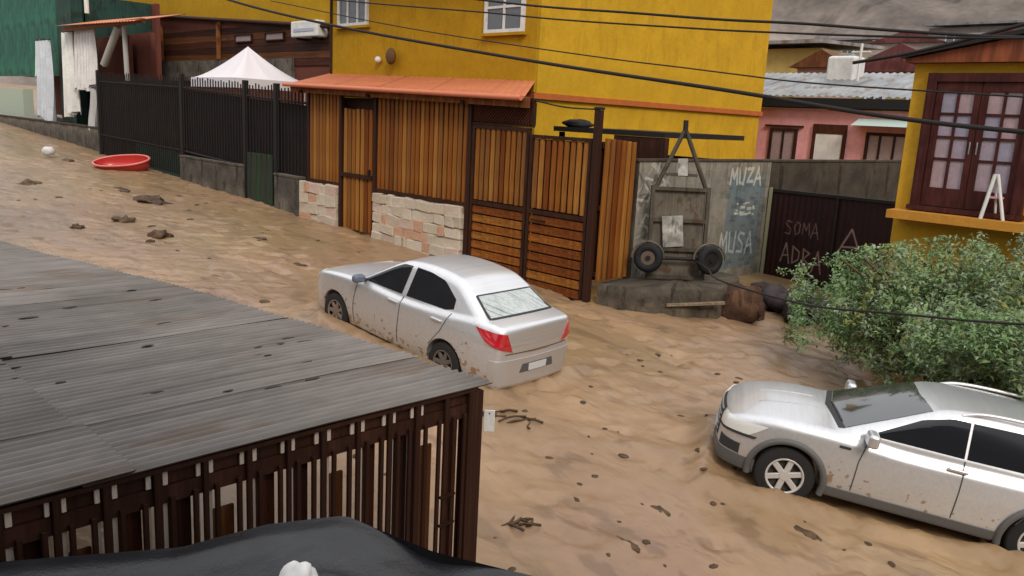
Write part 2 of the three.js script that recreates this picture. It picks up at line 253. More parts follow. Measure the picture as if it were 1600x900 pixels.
// ---------------------------------------------------------------- the slat fence: panel walls, door, gate leaves
const slatGeos = {};
function slatAt(parent, x, y0, y1, z, w, k, axisX = true, name = 'slat') {
  const key = `${(y1 - y0).toFixed(2)}_${w.toFixed(3)}_${axisX}`; slatGeos[key] ??= axisX ? plank(w, y1 - y0, 0.035) : plank(0.035, y1 - y0, w);
  const o = part(parent, name, slatGeos[key], slatMats[k % slatMats.length], [x, (y0 + y1) / 2, z]); return o;
}
function slatRow(parent, x0, x1, y0, y1, z, pitch) {
  const n = Math.round((x1 - x0) / pitch); for (let i = 0; i < n; i++) slatAt(parent, x0 + (x1 - x0) * (i + 0.5) / n, y0 + rr(-0.01, 0.01), y1 + rr(-0.02, 0.02), z + rr(-0.006, 0.006), (x1 - x0) / n * 0.70, Math.floor(rnd() * 5));
}
const FZ = -12.1;
function stoneCourse(parent, x0, x1, y0, y1, z, tones) {
  let y = y0; const rows = Math.max(3, Math.round((y1 - y0) / 0.26));
  for (let r = 0; r < rows; r++) {
    const hh = (y1 - y0) / rows; let x = x0;
    while (x < x1 - 0.05) {
      let w = rr(0.2, 0.6); if (x1 - x - w < 0.24) w = x1 - x;
      const g = new RoundedBoxGeometry(w - 0.002, hh + rr(0.0, 0.05), 0.16, 3, 0.028), p = g.attributes.position, s = rnd() * 50;
      for (let i = 0; i < p.count; i++) { const a = p.getX(i), b = p.getY(i), c = p.getZ(i), q = fbm(a * 5 + s, b * 5 + s, 2) - 0.5; p.setXYZ(i, a + q * 0.12, b + (fbm(a * 4 + s * 2, b * 4, 2) - 0.5) * 0.13, c + (c > 0 ? q * 0.05 : 0)); }
      g.computeVertexNormals(); part(parent, 'stone', g, tones[Math.floor(rnd() * tones.length)], [x + w / 2, y + hh / 2, z + rr(-0.015, 0.02)]); x += w;
    }
    y += hh;
  }
}
const stoneTones = [[0.74, 0.63, 0.50], [0.78, 0.67, 0.54], [0.70, 0.58, 0.45], [0.80, 0.69, 0.57], [0.76, 0.62, 0.50], [0.76, 0.58, 0.48], [0.72, 0.62, 0.50], [0.72, 0.44, 0.30]].map((c) => mat(C(...c), { map: rep(TX.plaster, 1.1), bumpMap: rep(TX.rough, 2), bumpScale: 0.02, roughness: 0.95 }));
const mortar = mat(C(0.74, 0.64, 0.52), { map: rep(TX.concrete, 0.8), roughness: 1 });
{
  const t = thing('slat_fence', 'brown wooden slat fence with dark posts standing on pale stone walls', 'fence');
  const post = (x, y0, y1, w = 0.11, z = FZ) => part(t, 'post', plank(w, y1 - y0, w, 0.01), M.frameWood, [x, (y0 + y1) / 2, z]);
  post(-18.7, 1.0, 4.9); post(-17.16, 1.0, 4.86); post(-13.62, 0.8, 4.85, 0.12); post(-20.32, 1.1, 4.92, 0.08);
  slatRow(t, -20.26, -18.78, 2.47, 4.82, FZ, 0.17);
  slatRow(t, -17.08, -13.70, 2.50, 4.72, FZ, 0.165);
  for (const [a, b, y] of [[-20.28, -18.76, 2.44], [-17.1, -13.69, 2.46], [-20.28, -18.76, 4.86], [-17.1, -13.69, 4.76]]) part(t, 'rail', bxAt(a, b, y - 0.045, y + 0.045, FZ - 0.06, FZ + 0.045), M.frameWood);
  part(t, 'back_rail', bxAt(-17.08, -13.7, 3.6, 3.68, FZ - 0.09, FZ - 0.03), M.frameWood);
  part(t, 'lintel', bxAt(-18.64, -17.22, 4.72, 4.82, FZ - 0.05, FZ + 0.05), M.frameWood);
  part(t, 'gap_shade_board', bxAt(-20.25, -13.7, 2.5, 4.7, FZ - 0.24, FZ - 0.2), M.frameWood);  // dark board put in for the shade behind the slats
}
{
  const a = thing('stone_wall', 'short pale stone wall under the slat fence left of its narrow door', 'wall', [0, 0, 0], 0, 'stone footings of the slat fence');
  part(a, 'core', bxAt(-20.6, -18.77, 0.9, 2.37, FZ - 0.12, FZ + 0.08), mortar); stoneCourse(a, -20.6, -18.77, 1.25, 2.38, FZ + 0.07, stoneTones);
  const b = thing('stone_wall', 'long pale stone wall with reddish stones under the slat fence right of its narrow door', 'wall', [0, 0, 0], 0, 'stone footings of the slat fence');
  part(b, 'core', bxAt(-17.08, -13.7, 0.7, 2.39, FZ - 0.12, FZ + 0.08), mortar); stoneCourse(b, -17.08, -13.7, 0.95, 2.40, FZ + 0.07, stoneTones);
}
{
  const d = thing('fence_door', 'narrow slatted wooden door in the fence between two stone walls', 'door', [-17.93, 0, FZ]);
  slatRow(d, -0.66, 0.66, 1.32, 4.42, 0.0, 0.19);
  for (const y of [1.4, 2.74, 4.36]) part(d, 'rail', bxAt(-0.67, 0.67, y - 0.05, y + 0.05, -0.07, -0.02).translate(0, 0, y === 2.74 ? 0.09 : 0), M.frameWood);
  part(d, 'handle', bx(0.05, 0.16, 0.06), M.darkIron, [0.58, 2.86, 0.06]);
  part(d, 'gap_shade', bxAt(-0.66, 0.66, 1.34, 4.4, -0.12, -0.08), M.frameWood);  // dark sheet painted as the shade between the door slats
}
function gateLeaf(x0, x1, yTop, label) {
  const g = thing('yard_gate', label, 'gate', [0, 0, 0], 0, 'leaves of the wide wooden gate');
  slatRow(g, x0 + 0.07, x1 - 0.07, 2.62, yTop - 0.07, FZ, 0.165);
  const y0 = 0.95, n = 8; for (let i = 0; i < n; i++) { const h = (2.5 - y0) / n; part(g, 'plank', plank(x1 - x0 - 0.14, h * 0.84, 0.035), slatMats[Math.floor(rnd() * 3)], [(x0 + x1) / 2, y0 + h * (i + 0.5), FZ + rr(-0.005, 0.005)]); }
  part(g, 'frame', merge([bxAt(x0, x0 + 0.07, 0.9, yTop, FZ - 0.04, FZ + 0.04), bxAt(x1 - 0.07, x1, 0.9, yTop, FZ - 0.04, FZ + 0.04), bxAt(x0 + 0.07, x1 - 0.07, yTop - 0.07, yTop, FZ - 0.038, FZ + 0.038), bxAt(x0 + 0.07, x1 - 0.07, 2.51, 2.6, FZ - 0.038, FZ + 0.038), bxAt(x0 + 0.07, x1 - 0.07, 0.85, 0.93, FZ - 0.038, FZ + 0.038)]), M.frameWood);
  part(g, 'gap_shade', bxAt(x0 + 0.07, x1 - 0.07, 0.94, yTop - 0.08, FZ - 0.1, FZ - 0.06), M.frameWood);  // dark sheet holds the shade seen between the gate slats
  return g;
}
const leafA = gateLeaf(-13.52, -11.80, 4.22, 'wooden gate leaf under the lattice panel, next to the stone wall');
const leafB = gateLeaf(-11.76, -10.14, 4.10, 'wooden gate leaf beside the tall black gate post');
part(leafB, 'bolt', bar([-11.6, 2.4, FZ + 0.06], [-11.2, 2.4, FZ + 0.06], 0.018), M.darkIron);
{
  const l = thing('lattice_panel', 'dark brown lattice panel above the left gate leaf', 'lattice', [0, 0, 0]);
  const bars = []; const x0 = -13.54, x1 = -11.74, y0 = 4.27, y1 = 4.72;
  for (let s = -0.45; s < 1.85; s += 0.085) for (const dir of [1, -1]) {
    const xa = x0 + s, ya = dir > 0 ? y0 : y1; let a = [xa, ya], b = [xa + 0.45, dir > 0 ? y1 : y0];
    if (a[0] < x0) { const k = (x0 - a[0]) / 0.45; a = [x0, lerp(a[1], b[1], k)]; } if (b[0] > x1) { const k = (x1 - xa) / 0.45; b = [x1, lerp(ya, b[1], k)]; }
    if (b[0] - a[0] > 0.02) bars.push(bar([...a, FZ + dir * 0.01], [...b, FZ + dir * 0.01], 0.014, 5));
  }
  part(l, 'lattice', merge(bars), woodM(C(0.12, 0.035, 0.018)));
  part(l, 'frame', merge([bxAt(x0 - 0.02, x1 + 0.02, y1, y1 + 0.09, FZ - 0.04, FZ + 0.04), bxAt(x0 - 0.02, x1 + 0.02, y0 - 0.035, y0, FZ - 0.036, FZ + 0.036), bxAt(x1 - 0.03, x1 + 0.03, y0, y1, FZ - 0.036, FZ + 0.036)]), M.frameWood);
  part(l, 'gap_shade', bxAt(x0, x1 - 0.04, y0, y1, FZ - 0.12, FZ - 0.1), M.frameWood);  // dark sheet stands for shade behind the lattice
}
{
  const p = thing('gate_post', 'tall black gate post at the right end of the wooden gate', 'post', [-10.04, 0, FZ]);
  part(p, 'shaft', plank(0.13, 4.1, 0.13, 0.01), M.frameWood, [0, 2.58, 0]);
  part(p, 'cap', plank(0.15, 0.05, 0.15, 0.01), M.darkIron, [0, 4.66, 0]);
  const w = thing('side_fence', 'slatted wooden side panel turning the corner behind the gate post', 'fence', [-9.93, 0, 0]);
  for (let i = 0; i < 6; i++) slatAt(w, 0, 1.38, 4.12 - i * 0.012, -12.28 - i * 0.165, 0.125, i * 3 + 1, false);
  for (const y of [1.5, 2.8, 3.98]) part(w, 'rail', bxAt(-0.09, -0.03, y - 0.045, y + 0.045, -13.2, -12.2), M.frameWood);
  part(w, 'gap_shade', bxAt(-0.14, -0.1, 1.38, 4.05, -13.2, -12.2), M.frameWood);  // dark sheet stands for shade in the side panel gaps
}
{ // terracotta lean-to roof over the fence
  const a = thing('fence_awning', 'terracotta lean-to roof above the wooden slat fence', 'roof');
  const wave = (x) => 0.009 * Math.sin(x * 26);
  const x0 = -21.0, x1 = -11.72, n = 9;
  for (let i = 0; i < n; i++) { const xa = lerp(x0, x1, i / n), xb = lerp(x0, x1, (i + 1) / n) + 0.04; part(a, 'roof_sheet', gridGeo(44, 2, (u, v) => { const x = lerp(xa, xb, u) - 2.85 * v, zz = lerp(-11.72, -14.97, v); return [x, lerp(4.98, 5.52, v) - 0.02 * (x + 2.85 * v - x0) + wave(x + 2.85 * v) + i % 2 * 0.006, zz]; }), M.terracotta); }
  const beam = bxAt(0, x1 - x0 - 0.1, -0.13, 0.09, -0.06, 0.06); beam.rotateZ(-0.02); part(a, 'beam', beam, M.terraBeam, [x0 + 0.05, 4.93, -11.95]);
  part(a, 'gutter', (() => { const g = bar([x0 + 0.02, 4.99, -11.7], [x1, 4.80, -11.7], 0.055, 8); return g; })(), mat(C(0.55, 0.17, 0.09), { roughness: 0.5 }));
  for (const x of [-20.3, -17.16, -13.62]) part(a, 'rafter', bar([x, 4.82 - 0.02 * (x - x0), -11.8], [x - 2.5, 5.36 - 0.02 * (x - x0), -14.9], 0.05, 4), M.frameWood);
}
{ // dark lean-to in the yard behind the gate
  const a = thing('yard_shed', 'dark flat shed roof in the yard behind the right gate leaf', 'shed');
  part(a, 'roof', bxAt(-13.3, -10.15, 4.16, 4.27, -17.6, -14.4), M.darkIron);
  part(a, 'fascia', bxAt(-11.5, -10.14, 3.7, 4.155, -14.52, -14.42), boardMats[2]);
  for (const x of [-13.2, -10.25]) part(a, 'post', bx(0.1, 3.4, 0.1), M.frameWood, [x, 2.45, -14.6]);
  part(a, 'wall', bxAt(-13.25, -10.2, 0.8, 3.69, -17.5, -17.4), M.brownWall);
  const pile = thing('roof_bundle', 'small dark bundle lying on the shed roof', 'bundle', [-12.85, 4.27, -14.7]);
  part(pile, 'bundle', lump(0.42, 0.12, 0.25, 4, 2, 0.5), M.black, [0, 0.08, 0]);
}

// ---------------------------------------------------------------- dark bar fence and what stands left of the slat fence
{
  const f = thing('bar_fence', 'long dark iron bar fence with dark sheeting behind, left of the slat fence', 'fence');
  const topY = (x) => interp([[-36.9, 5.36], [-28.5, 5.2], [-20.4, 4.86]], x);
  for (const x of [-36.8, -28.6, -24.0, -22.1]) part(f, 'post', plank(0.16, topY(x) - gy(x) + 0.3, 0.14, 0.01), M.darkIron, [x, (topY(x) + gy(x) - 0.2) / 2 + 0.05, FZ]);
  const bg = new THREE.CylinderGeometry(0.022, 0.022, 1, 5);
  for (let x = -36.6; x < -20.5; x += 0.19) { const y0 = gy(x) + (x > -28.6 && x < -20.4 ? 1.1 : 0.1), y1 = topY(x) + rr(-0.04, 0.05); const o = part(f, 'bar', bg, M.darkIron, [x, (y0 + y1) / 2, FZ + 0.02]); o.scale.y = y1 - y0; }
  for (const dy of [-0.35, -2.5]) part(f, 'rail', merge([bar([-36.8, topY(-36.8) + dy, FZ], [-28.6, topY(-28.6) + dy, FZ], 0.035, 5), bar([-28.6, topY(-28.6) + dy, FZ], [-20.4, topY(-20.4) + dy, FZ], 0.035, 5)]), M.darkIron);
  const sheetM = mat(C(0.030, 0.020, 0.021), { map: rep(TX.sheet, 0.6), roughness: 0.75 });
  const sheet = (xa, xb, k, m) => part(f, 'backing_sheet', gridGeo(30, 6, (u, v) => { const x = lerp(xa, xb, u), y1 = topY(x) - k, y0 = gy(x) - 0.1; return [x, lerp(y0, y1, v), FZ - 0.09 + 0.03 * Math.sin(x * 7)]; }, (u, v, p) => [p[0], p[1]]), m);
  sheet(-36.7, -33.4, 0.25, mat(C(0.05, 0.034, 0.028), { map: rep(TX.sheet, 0.5), roughness: 0.8 })); sheet(-33.35, -28.7, 0.15, mat(C(0.055, 0.034, 0.028), { map: rep(TX.sheet, 0.4), roughness: 0.8 })); sheet(-28.5, -20.4, 0.42, sheetM);
  part(f, 'lower_panel', bxAt(-33.0, -28.75, 1.6, 2.75, FZ - 0.06, FZ - 0.02), mat(C(0.02, 0.045, 0.033), { roughness: 0.6 }), null, null, 'dark green lower panel');
  for (let i = 0; i < 5; i++) part(f, 'board', plank(0.28, 1.75, 0.05), mat(C(0.030 + 0.012 * (i % 2), 0.048 + 0.01 * (i % 3), 0.036), { map: TX.wood, roughness: 0.7 }), [-23.65 + i * 0.31, 2.1, FZ + 0.06]);
}
{
  const w = thing('block_wall', 'low grey rendered wall under the dark bar fence', 'wall');
  part(w, 'wall', bxAt(-28.62, -24.0, 1.0, 2.50, FZ - 0.1, FZ + 0.14), M.greyWall); part(w, 'coping', bxAt(-28.64, -23.98, 2.503, 2.56, FZ - 0.12, FZ + 0.16), M.greyWall);
  const v = thing('block_pier', 'short grey rendered pier between the dark green boards and the stone wall', 'wall');
  part(v, 'wall', bxAt(-22.05, -20.66, 1.0, 2.42, FZ - 0.1, FZ + 0.12), M.greyWall); part(v, 'coping', bxAt(-22.07, -20.64, 2.423, 2.48, FZ - 0.12, FZ + 0.14), M.greyWall);
  const k = thing('kerb_wall', 'low grey wall under the hanging white sheets at the far left', 'wall');
  part(k, 'wall', bxAt(-60, -37.0, 1.5, 3.05, -12.6, -12.3), M.greyWall); part(k, 'coping', bxAt(-60, -36.98, 3.053, 3.12, -12.63, -12.27), M.darkWall);
}
{ // green stall at the far left
  const s = thing('green_shack', 'green sheet metal shack at the far left end of the street', 'shack');
  const gm = mat(C(0.03, 0.22, 0.15), { map: rep(TX.sheet, 0.4), roughness: 0.6 }), dg = mat(C(0.03, 0.09, 0.07), { map: rep(TX.sheet, 0.4), roughness: 0.7 });
  const n = 14; for (let i = 0; i < n; i++) part(s, 'wall_sheet', bxAt(-60 + i * 1.22, -60 + i * 1.22 + 1.2, i < 11 ? 5.3 : 3.12, 10.5, -13.6 - 0.02 * (i % 2), -13.5), i < 11 ? gm : dg);
  part(s, 'inner_wall', bxAt(-60, -42.5, 3.12, 9, -17.0, -16.8), M.brownWall); part(s, 'ceiling', bxAt(-60, -42.5, 5.4, 5.5, -16.75, -13.65), M.brownWall); part(s, 'end_wall', bxAt(-43.2, -43.0, 3.12, 9, -16.75, -13.7), dg);
  part(s, 'corner_post', bxAt(-42.9, -42.4, 2.4, 10.5, -13.4, -12.9), dg);
  part(s, 'side_wall', bxAt(-42.3, -37.1, 3.12, 7.2, -14.6, -14.4), M.brownWall);
  part(s, 'white_pipe', bar([-39.6, 7.9, -12.7], [-39.6, 10.5, -12.7], 0.1), M.white);
  part(s, 'low_box', bxAt(-56, -51, 3.13, 4.6, -13.4, -12.9), mat(C(0.35, 0.40, 0.32), { roughness: 0.8 }));
}
function hangSheet(label, x0, x1, y1, y0, z, color, fold = 5) {
  const g = gridGeo(36, 12, (u, v) => { const x = lerp(x0, x1, u), y = lerp(y1, y0 + 1.1 * (fbm(u * 6 + x0, 2, 3) - 0.5), v); return [x + 0.1 * v * Math.sin(u * 9 + x0), y, z + 0.2 * Math.sin(u * fold * 6.28 + 0.8 * Math.sin(v * 3 + x0)) * (0.4 + 0.6 * v)]; }, (u, v, p) => [p[0], p[1]]);
  const o = thing('hanging_sheet', label, 'cloth', [0, 0, 0], 0, 'pale sheets hanging at the far left'); part(o, 'cloth', g, mat(color, { roughness: 0.8, map: rep(TX.plaster, 0.4) }));
  part(o, 'clothes_line', bar([x0 - 0.2, y1 + 0.03, z], [x1 + 0.2, y1 + 0.03, z], 0.025, 6), M.cable); return o;
}
hangSheet('narrow pale green sheet hanging against the green shack, leftmost of the sheets', -47.4, -46.2, 7.0, 5.2, -12.75, C(0.65, 0.78, 0.73), 2);
hangSheet('long ragged blue white sheet hanging down to the low grey wall', -46.4, -44.4, 6.9, 3.25, -12.5, C(0.62, 0.67, 0.74), 4);
hangSheet('long white sheet hanging beside the green post', -42.2, -40.7, 7.15, 3.7, -12.45, C(0.80, 0.80, 0.78), 3);
hangSheet('wide white sheet with vertical folds under the small terracotta awning', -40.6, -38.3, 7.2, 4.75, -12.5, C(0.80, 0.78, 0.79), 6);
hangSheet('thin white strip of cloth hanging at the end of the dark bar fence', -38.9, -38.3, 4.72, 3.1, -12.48, C(0.55, 0.54, 0.56), 1);
{
  const a = thing('small_awning', 'small terracotta awning on a leaning pale strut above the white sheets', 'awning');
  part(a, 'roof_sheet', gridGeo(60, 3, (u, v) => { const x = lerp(-41.3, -32, u); return [x, 7.35 + 0.45 * v + 0.02 * Math.sin(x * 20) - 0.02 * (x + 41), lerp(-11.9, -13.8, v)]; }), M.terracotta);
  part(a, 'beam', bxAt(-41.2, -32.1, 7.15, 7.3, -12.3, -12.15), M.terraBeam);
  part(a, 'strut', bar([-36.6, 5.7, -12.3], [-35.1, 7.15, -12.4], 0.16, 6), mat(C(0.36, 0.35, 0.33)));
  part(a, 'leg', bar([-34.5, 2.0, -12.5], [-34.5, 7.15, -12.4], 0.1, 6), mat(C(0.36, 0.35, 0.33)));
  part(a, 'back_wall', bxAt(-42.6, -38.6, 2, 7.1, -14.2, -14.05), M.brownWall);
}
{ // red hull lying in the mud
  const k = thing('red_boat', 'small red plastic boat stranded in the mud beside the dark bar fence', 'boat', [-31.6, gy(-31.6) - 0.16, -11.2], 0.8);
  k.scale.y = 0.8; const L = 1.05, hull = (s) => gridGeo(32, 14, (u, v) => { const x = (u - 0.5) * 2, w = 0.55 * Math.pow(Math.max(0, 1 - Math.abs(x) ** 2.6), 0.6) * s, a = (v - 0.5) * Math.PI; return [x * L * (0.5 + 0.5 * s), 0.52 - 0.62 * s * Math.cos(a) * Math.pow(Math.max(0.001, 1 - Math.abs(x) ** 4), 0.5), Math.sin(a) * w]; });
  const red = phys(C(0.50, 0.035, 0.03), { roughness: 0.35, clearcoat: 0.4 });
  part(k, 'hull', hull(1), red, [0, 0.1, 0], [0.4, 0, 0.12]); part(k, 'inner_shell', hull(0.86), red, [0, 0.135, 0], [0.4, 0, 0.12]);
  const rim = []; for (let i = 0; i <= 40; i++) { const a = i / 40 * 6.283, x = Math.cos(a), s = Math.sin(a) >= 0 ? 1 : -1; rim.push([x * L * 0.99, 0.53, s * 0.55 * Math.pow(Math.max(0, 1 - Math.abs(x) ** 2.6), 0.6)]); }
  part(k, 'rim', tube(rim, 0.05, 90, 6), phys(C(0.62, 0.16, 0.13), { roughness: 0.4 }), [0, 0.1, 0], [0.4, 0, 0.12]);
  const b = thing('foam_block', 'small white foam block lying on the mud near the far left wall', 'block', [-35.4, gy(-35.4) + 0.02, -9.7], 0.6);
  part(b, 'block', lump(0.24, 0.17, 0.2, 7, 2, 0.4), M.white, [0, 0.22, 0]);
}

// ---------------------------------------------------------------- painted wall, trailer, rubble, dark gate at the corner
function canvasTex(w, h, draw) { const c = document.createElement('canvas'); c.width = w; c.height = h; draw(c.getContext('2d'), w, h); const t = new THREE.CanvasTexture(c); t.colorSpace = THREE.SRGBColorSpace; t.magFilter = THREE.LinearFilter; return t; }
function strokes(g, list, sx, sy, ox, oy) { for (const l of list) { g.beginPath(); l.forEach(([x, y], i) => (i ? g.lineTo(ox + x * sx, oy + y * sy) : g.moveTo(ox + x * sx, oy + y * sy))); g.stroke(); } }
const GL = {                                   // hand drawn letters in a unit box, y down
  S: [[[0.9, 0.1], [0.3, 0], [0.1, 0.25], [0.8, 0.6], [0.7, 0.95], [0.05, 0.9]]], O: [[[0.5, 0], [0.1, 0.4], [0.3, 1], [0.8, 0.8], [0.85, 0.2], [0.5, 0]]], M: [[[0, 1], [0.15, 0.05], [0.5, 0.65], [0.85, 0], [1, 1]]],
  A: [[[0, 1], [0.5, -0.05], [1, 1.05]], [[0.2, 0.65], [0.85, 0.6]]], D: [[[0.1, 0], [0.15, 1], [0.8, 0.75], [0.85, 0.3], [0.1, 0]]], R: [[[0.1, 1.05], [0.1, 0], [0.8, 0.15], [0.7, 0.5], [0.1, 0.55], [0.95, 1.1]]],
  U: [[[0.05, 0], [0.15, 0.9], [0.75, 1], [0.9, 0]]], Z: [[[0.05, 0.05], [0.9, 0], [0.1, 0.95], [0.95, 0.95]]], B: [[[0.1, 0], [0.15, 1], [0.85, 0.8], [0.2, 0.5], [0.8, 0.2], [0.1, 0]]],
};
function scrawl(g, word, x, y, w, h, drop = 0) { [...word].forEach((c, i) => strokes(g, GL[c], w * 0.84, h * (0.9 + 0.2 * hash2(i, c.charCodeAt(0))), x + i * w, y + i * drop + h * 0.12 * (hash2(i * 3, 5) - 0.5))); }
{
  const W = thing('painted_wall', 'grey wall sprayed with pale graffiti behind the upended trailer', 'wall');
  part(W, 'wall', bxAt(-10.06, -9.9, 0.4, 3.69, -27.2, -13.24), M.darkWall);
  part(W, 'coping', bxAt(-10.08, -9.87, 3.693, 3.74, -27.2, -13.22), M.darkWall);
  const z0 = -13.28, z1 = -18.55, y0 = 0.5, y1 = 3.68, pw = 1060, ph = 640, px = (z) => (z - z0) / (z1 - z0) * pw, py = (y) => (y1 - y) / (y1 - y0) * ph;
  const t = canvasTex(pw, ph, (g) => {
    g.fillStyle = '#948e86'; g.fillRect(0, 0, pw, ph);
    for (let i = 0; i < 900; i++) { const a = rnd(); g.fillStyle = a < 0.4 ? 'rgba(58,60,56,0.10)' : a < 0.7 ? 'rgba(150,146,138,0.09)' : 'rgba(86,92,96,0.10)'; g.fillRect(rnd() * pw, rnd() * ph, rr(8, 90), rr(8, 70)); }
    for (let i = 0; i < 26; i++) { g.fillStyle = `rgba(48,46,40,${rr(0.10, 0.28)})`; g.fillRect(rnd() * pw, 0, rr(4, 16), rr(60, 500)); }
    g.fillStyle = 'rgba(88,116,136,0.55)'; g.fillRect(px(-16.7), py(3.4), px(-18.3) - px(-16.7), py(1.2) - py(3.4));
    for (let i = 0; i < 160; i++) { g.fillStyle = i % 2 ? 'rgba(120,120,112,0.35)' : 'rgba(70,80,86,0.35)'; g.fillRect(px(rr(-16.6, -18.3)), py(rr(1.1, 3.5)), rr(10, 60), rr(6, 26)); }
    g.lineCap = 'round'; g.lineJoin = 'round';
    g.strokeStyle = 'rgba(214,212,206,0.68)'; g.lineWidth = 15; scrawl(g, 'MUZA', px(-16.75), py(3.52), 72, 70);
    g.strokeStyle = 'rgba(198,206,212,0.65)'; g.lineWidth = 13; scrawl(g, 'MUSA', px(-16.55), py(2.05), 78, 92, 4);
    g.strokeStyle = 'rgba(206,204,198,0.75)'; g.lineWidth = 11; scrawl(g, 'SO', px(-13.42), py(3.35), 90, 95); scrawl(g, 'SB', px(-13.5), py(2.6), 85, 110); scrawl(g, 'Z', px(-13.5), py(1.7), 90, 90);
    for (let i = 0; i < 60; i++) { g.strokeStyle = i % 3 ? 'rgba(220,218,212,0.35)' : 'rgba(60,58,52,0.4)'; g.lineWidth = rr(3, 14); const zx = px(rr(-13.3, -14.4)), zy = py(rr(1.2, 3.5)); g.beginPath(); g.moveTo(zx, zy); g.lineTo(zx + rr(-60, 60), zy + rr(-80, 80)); g.lineTo(zx + rr(-60, 60), zy + rr(-60, 60)); g.stroke(); }
    g.fillStyle = 'rgba(196,198,190,0.85)'; for (let i = 0; i < 26; i++) g.fillRect(px(rr(-17.0, -17.9)), py(rr(2.45, 2.75)), rr(10, 44), rr(4, 14));
    for (let i = 0; i < 420; i++) { g.fillStyle = ['rgba(140,134,126,0.5)', 'rgba(96,104,108,0.45)', 'rgba(110,104,96,0.4)'][i % 3]; g.fillRect(rnd() * pw, rnd() * ph, rr(2, 16), rr(2, 22)); }
  });
  const uvf = gridGeo(24, 12, (u, v) => [-9.893 + 0.004 * (fbm(u * 20, v * 20, 2) - 0.5), lerp(y0, y1, v), lerp(z0, z1, u)], (u, v) => [u, v]);
  part(W, 'painted_face', uvf, mat(hex('#ece9e2'), { map: t, roughness: 0.85, bumpMap: rep(TX.rough, 3), bumpScale: 0.01 }), null, null, 'grey wall face with sprayed pale letters');
}
{
  const g = thing('sheet_gate', 'dark maroon sheet metal gate with scrawled letters closing the alley', 'gate', [0, 0, -18.6]);
  const x0 = -9.84, x1 = -6.35, y0 = 0.55, y1 = 3.05, pw = 700, ph = 500, px = (x) => (x - x0) / (x1 - x0) * pw, py = (y) => (y1 - y) / (y1 - y0) * ph;
  const t = canvasTex(pw, ph, (c) => {
    c.fillStyle = '#3c1f1f'; c.fillRect(0, 0, pw, ph);
    for (let i = 0; i < 700; i++) { c.fillStyle = rnd() < 0.5 ? 'rgba(40,20,20,0.14)' : 'rgba(96,52,44,0.12)'; c.fillRect(rnd() * pw, rnd() * ph, rr(4, 40), rr(10, 120)); }
    c.lineCap = 'round'; c.lineJoin = 'round'; c.strokeStyle = 'rgba(206,186,178,0.62)'; c.lineWidth = 6; scrawl(c, 'SOMA', px(-9.42), py(2.34), 46, 66);
    c.strokeStyle = 'rgba(214,196,188,0.8)'; c.lineWidth = 8; scrawl(c, 'ADBA', px(-9.45), py(1.74), 56, 92, 6); c.strokeStyle = 'rgba(222,206,198,0.85)'; c.lineWidth = 9; scrawl(c, 'A', px(-8.05), py(2.28), 150, 130); scrawl(c, 'R', px(-7.2), py(1.9), 110, 110);
  });
  part(g, 'sheet', gridGeo(120, 2, (u, v) => [lerp(x0 + 0.06, x1 - 0.06, u), lerp(y0 + 0.05, y1 - 0.05, v), 0.008 * Math.sin(u * 150)], (u, v) => [u, v]), mat(hex('#a89a96'), { map: t, roughness: 0.6 }));
  part(g, 'frame', merge([bxAt(x0, x0 + 0.07, y0, y1, -0.03, 0.04), bxAt(x1 - 0.07, x1, y0, y1, -0.03, 0.04), bxAt(x0 + 0.07, x1 - 0.07, y1 - 0.07, y1, -0.03, 0.04), bxAt(-8.18, -8.12, y0, y1 - 0.07, 0.012, 0.045)]), M.darkIron);
  part(g, 'edge_strip', bxAt(x0 - 0.02, x0 + 0.06, y0, y1 + 0.03, 0.045, 0.07), mat(C(0.25, 0.24, 0.15), { roughness: 0.7 }));
}
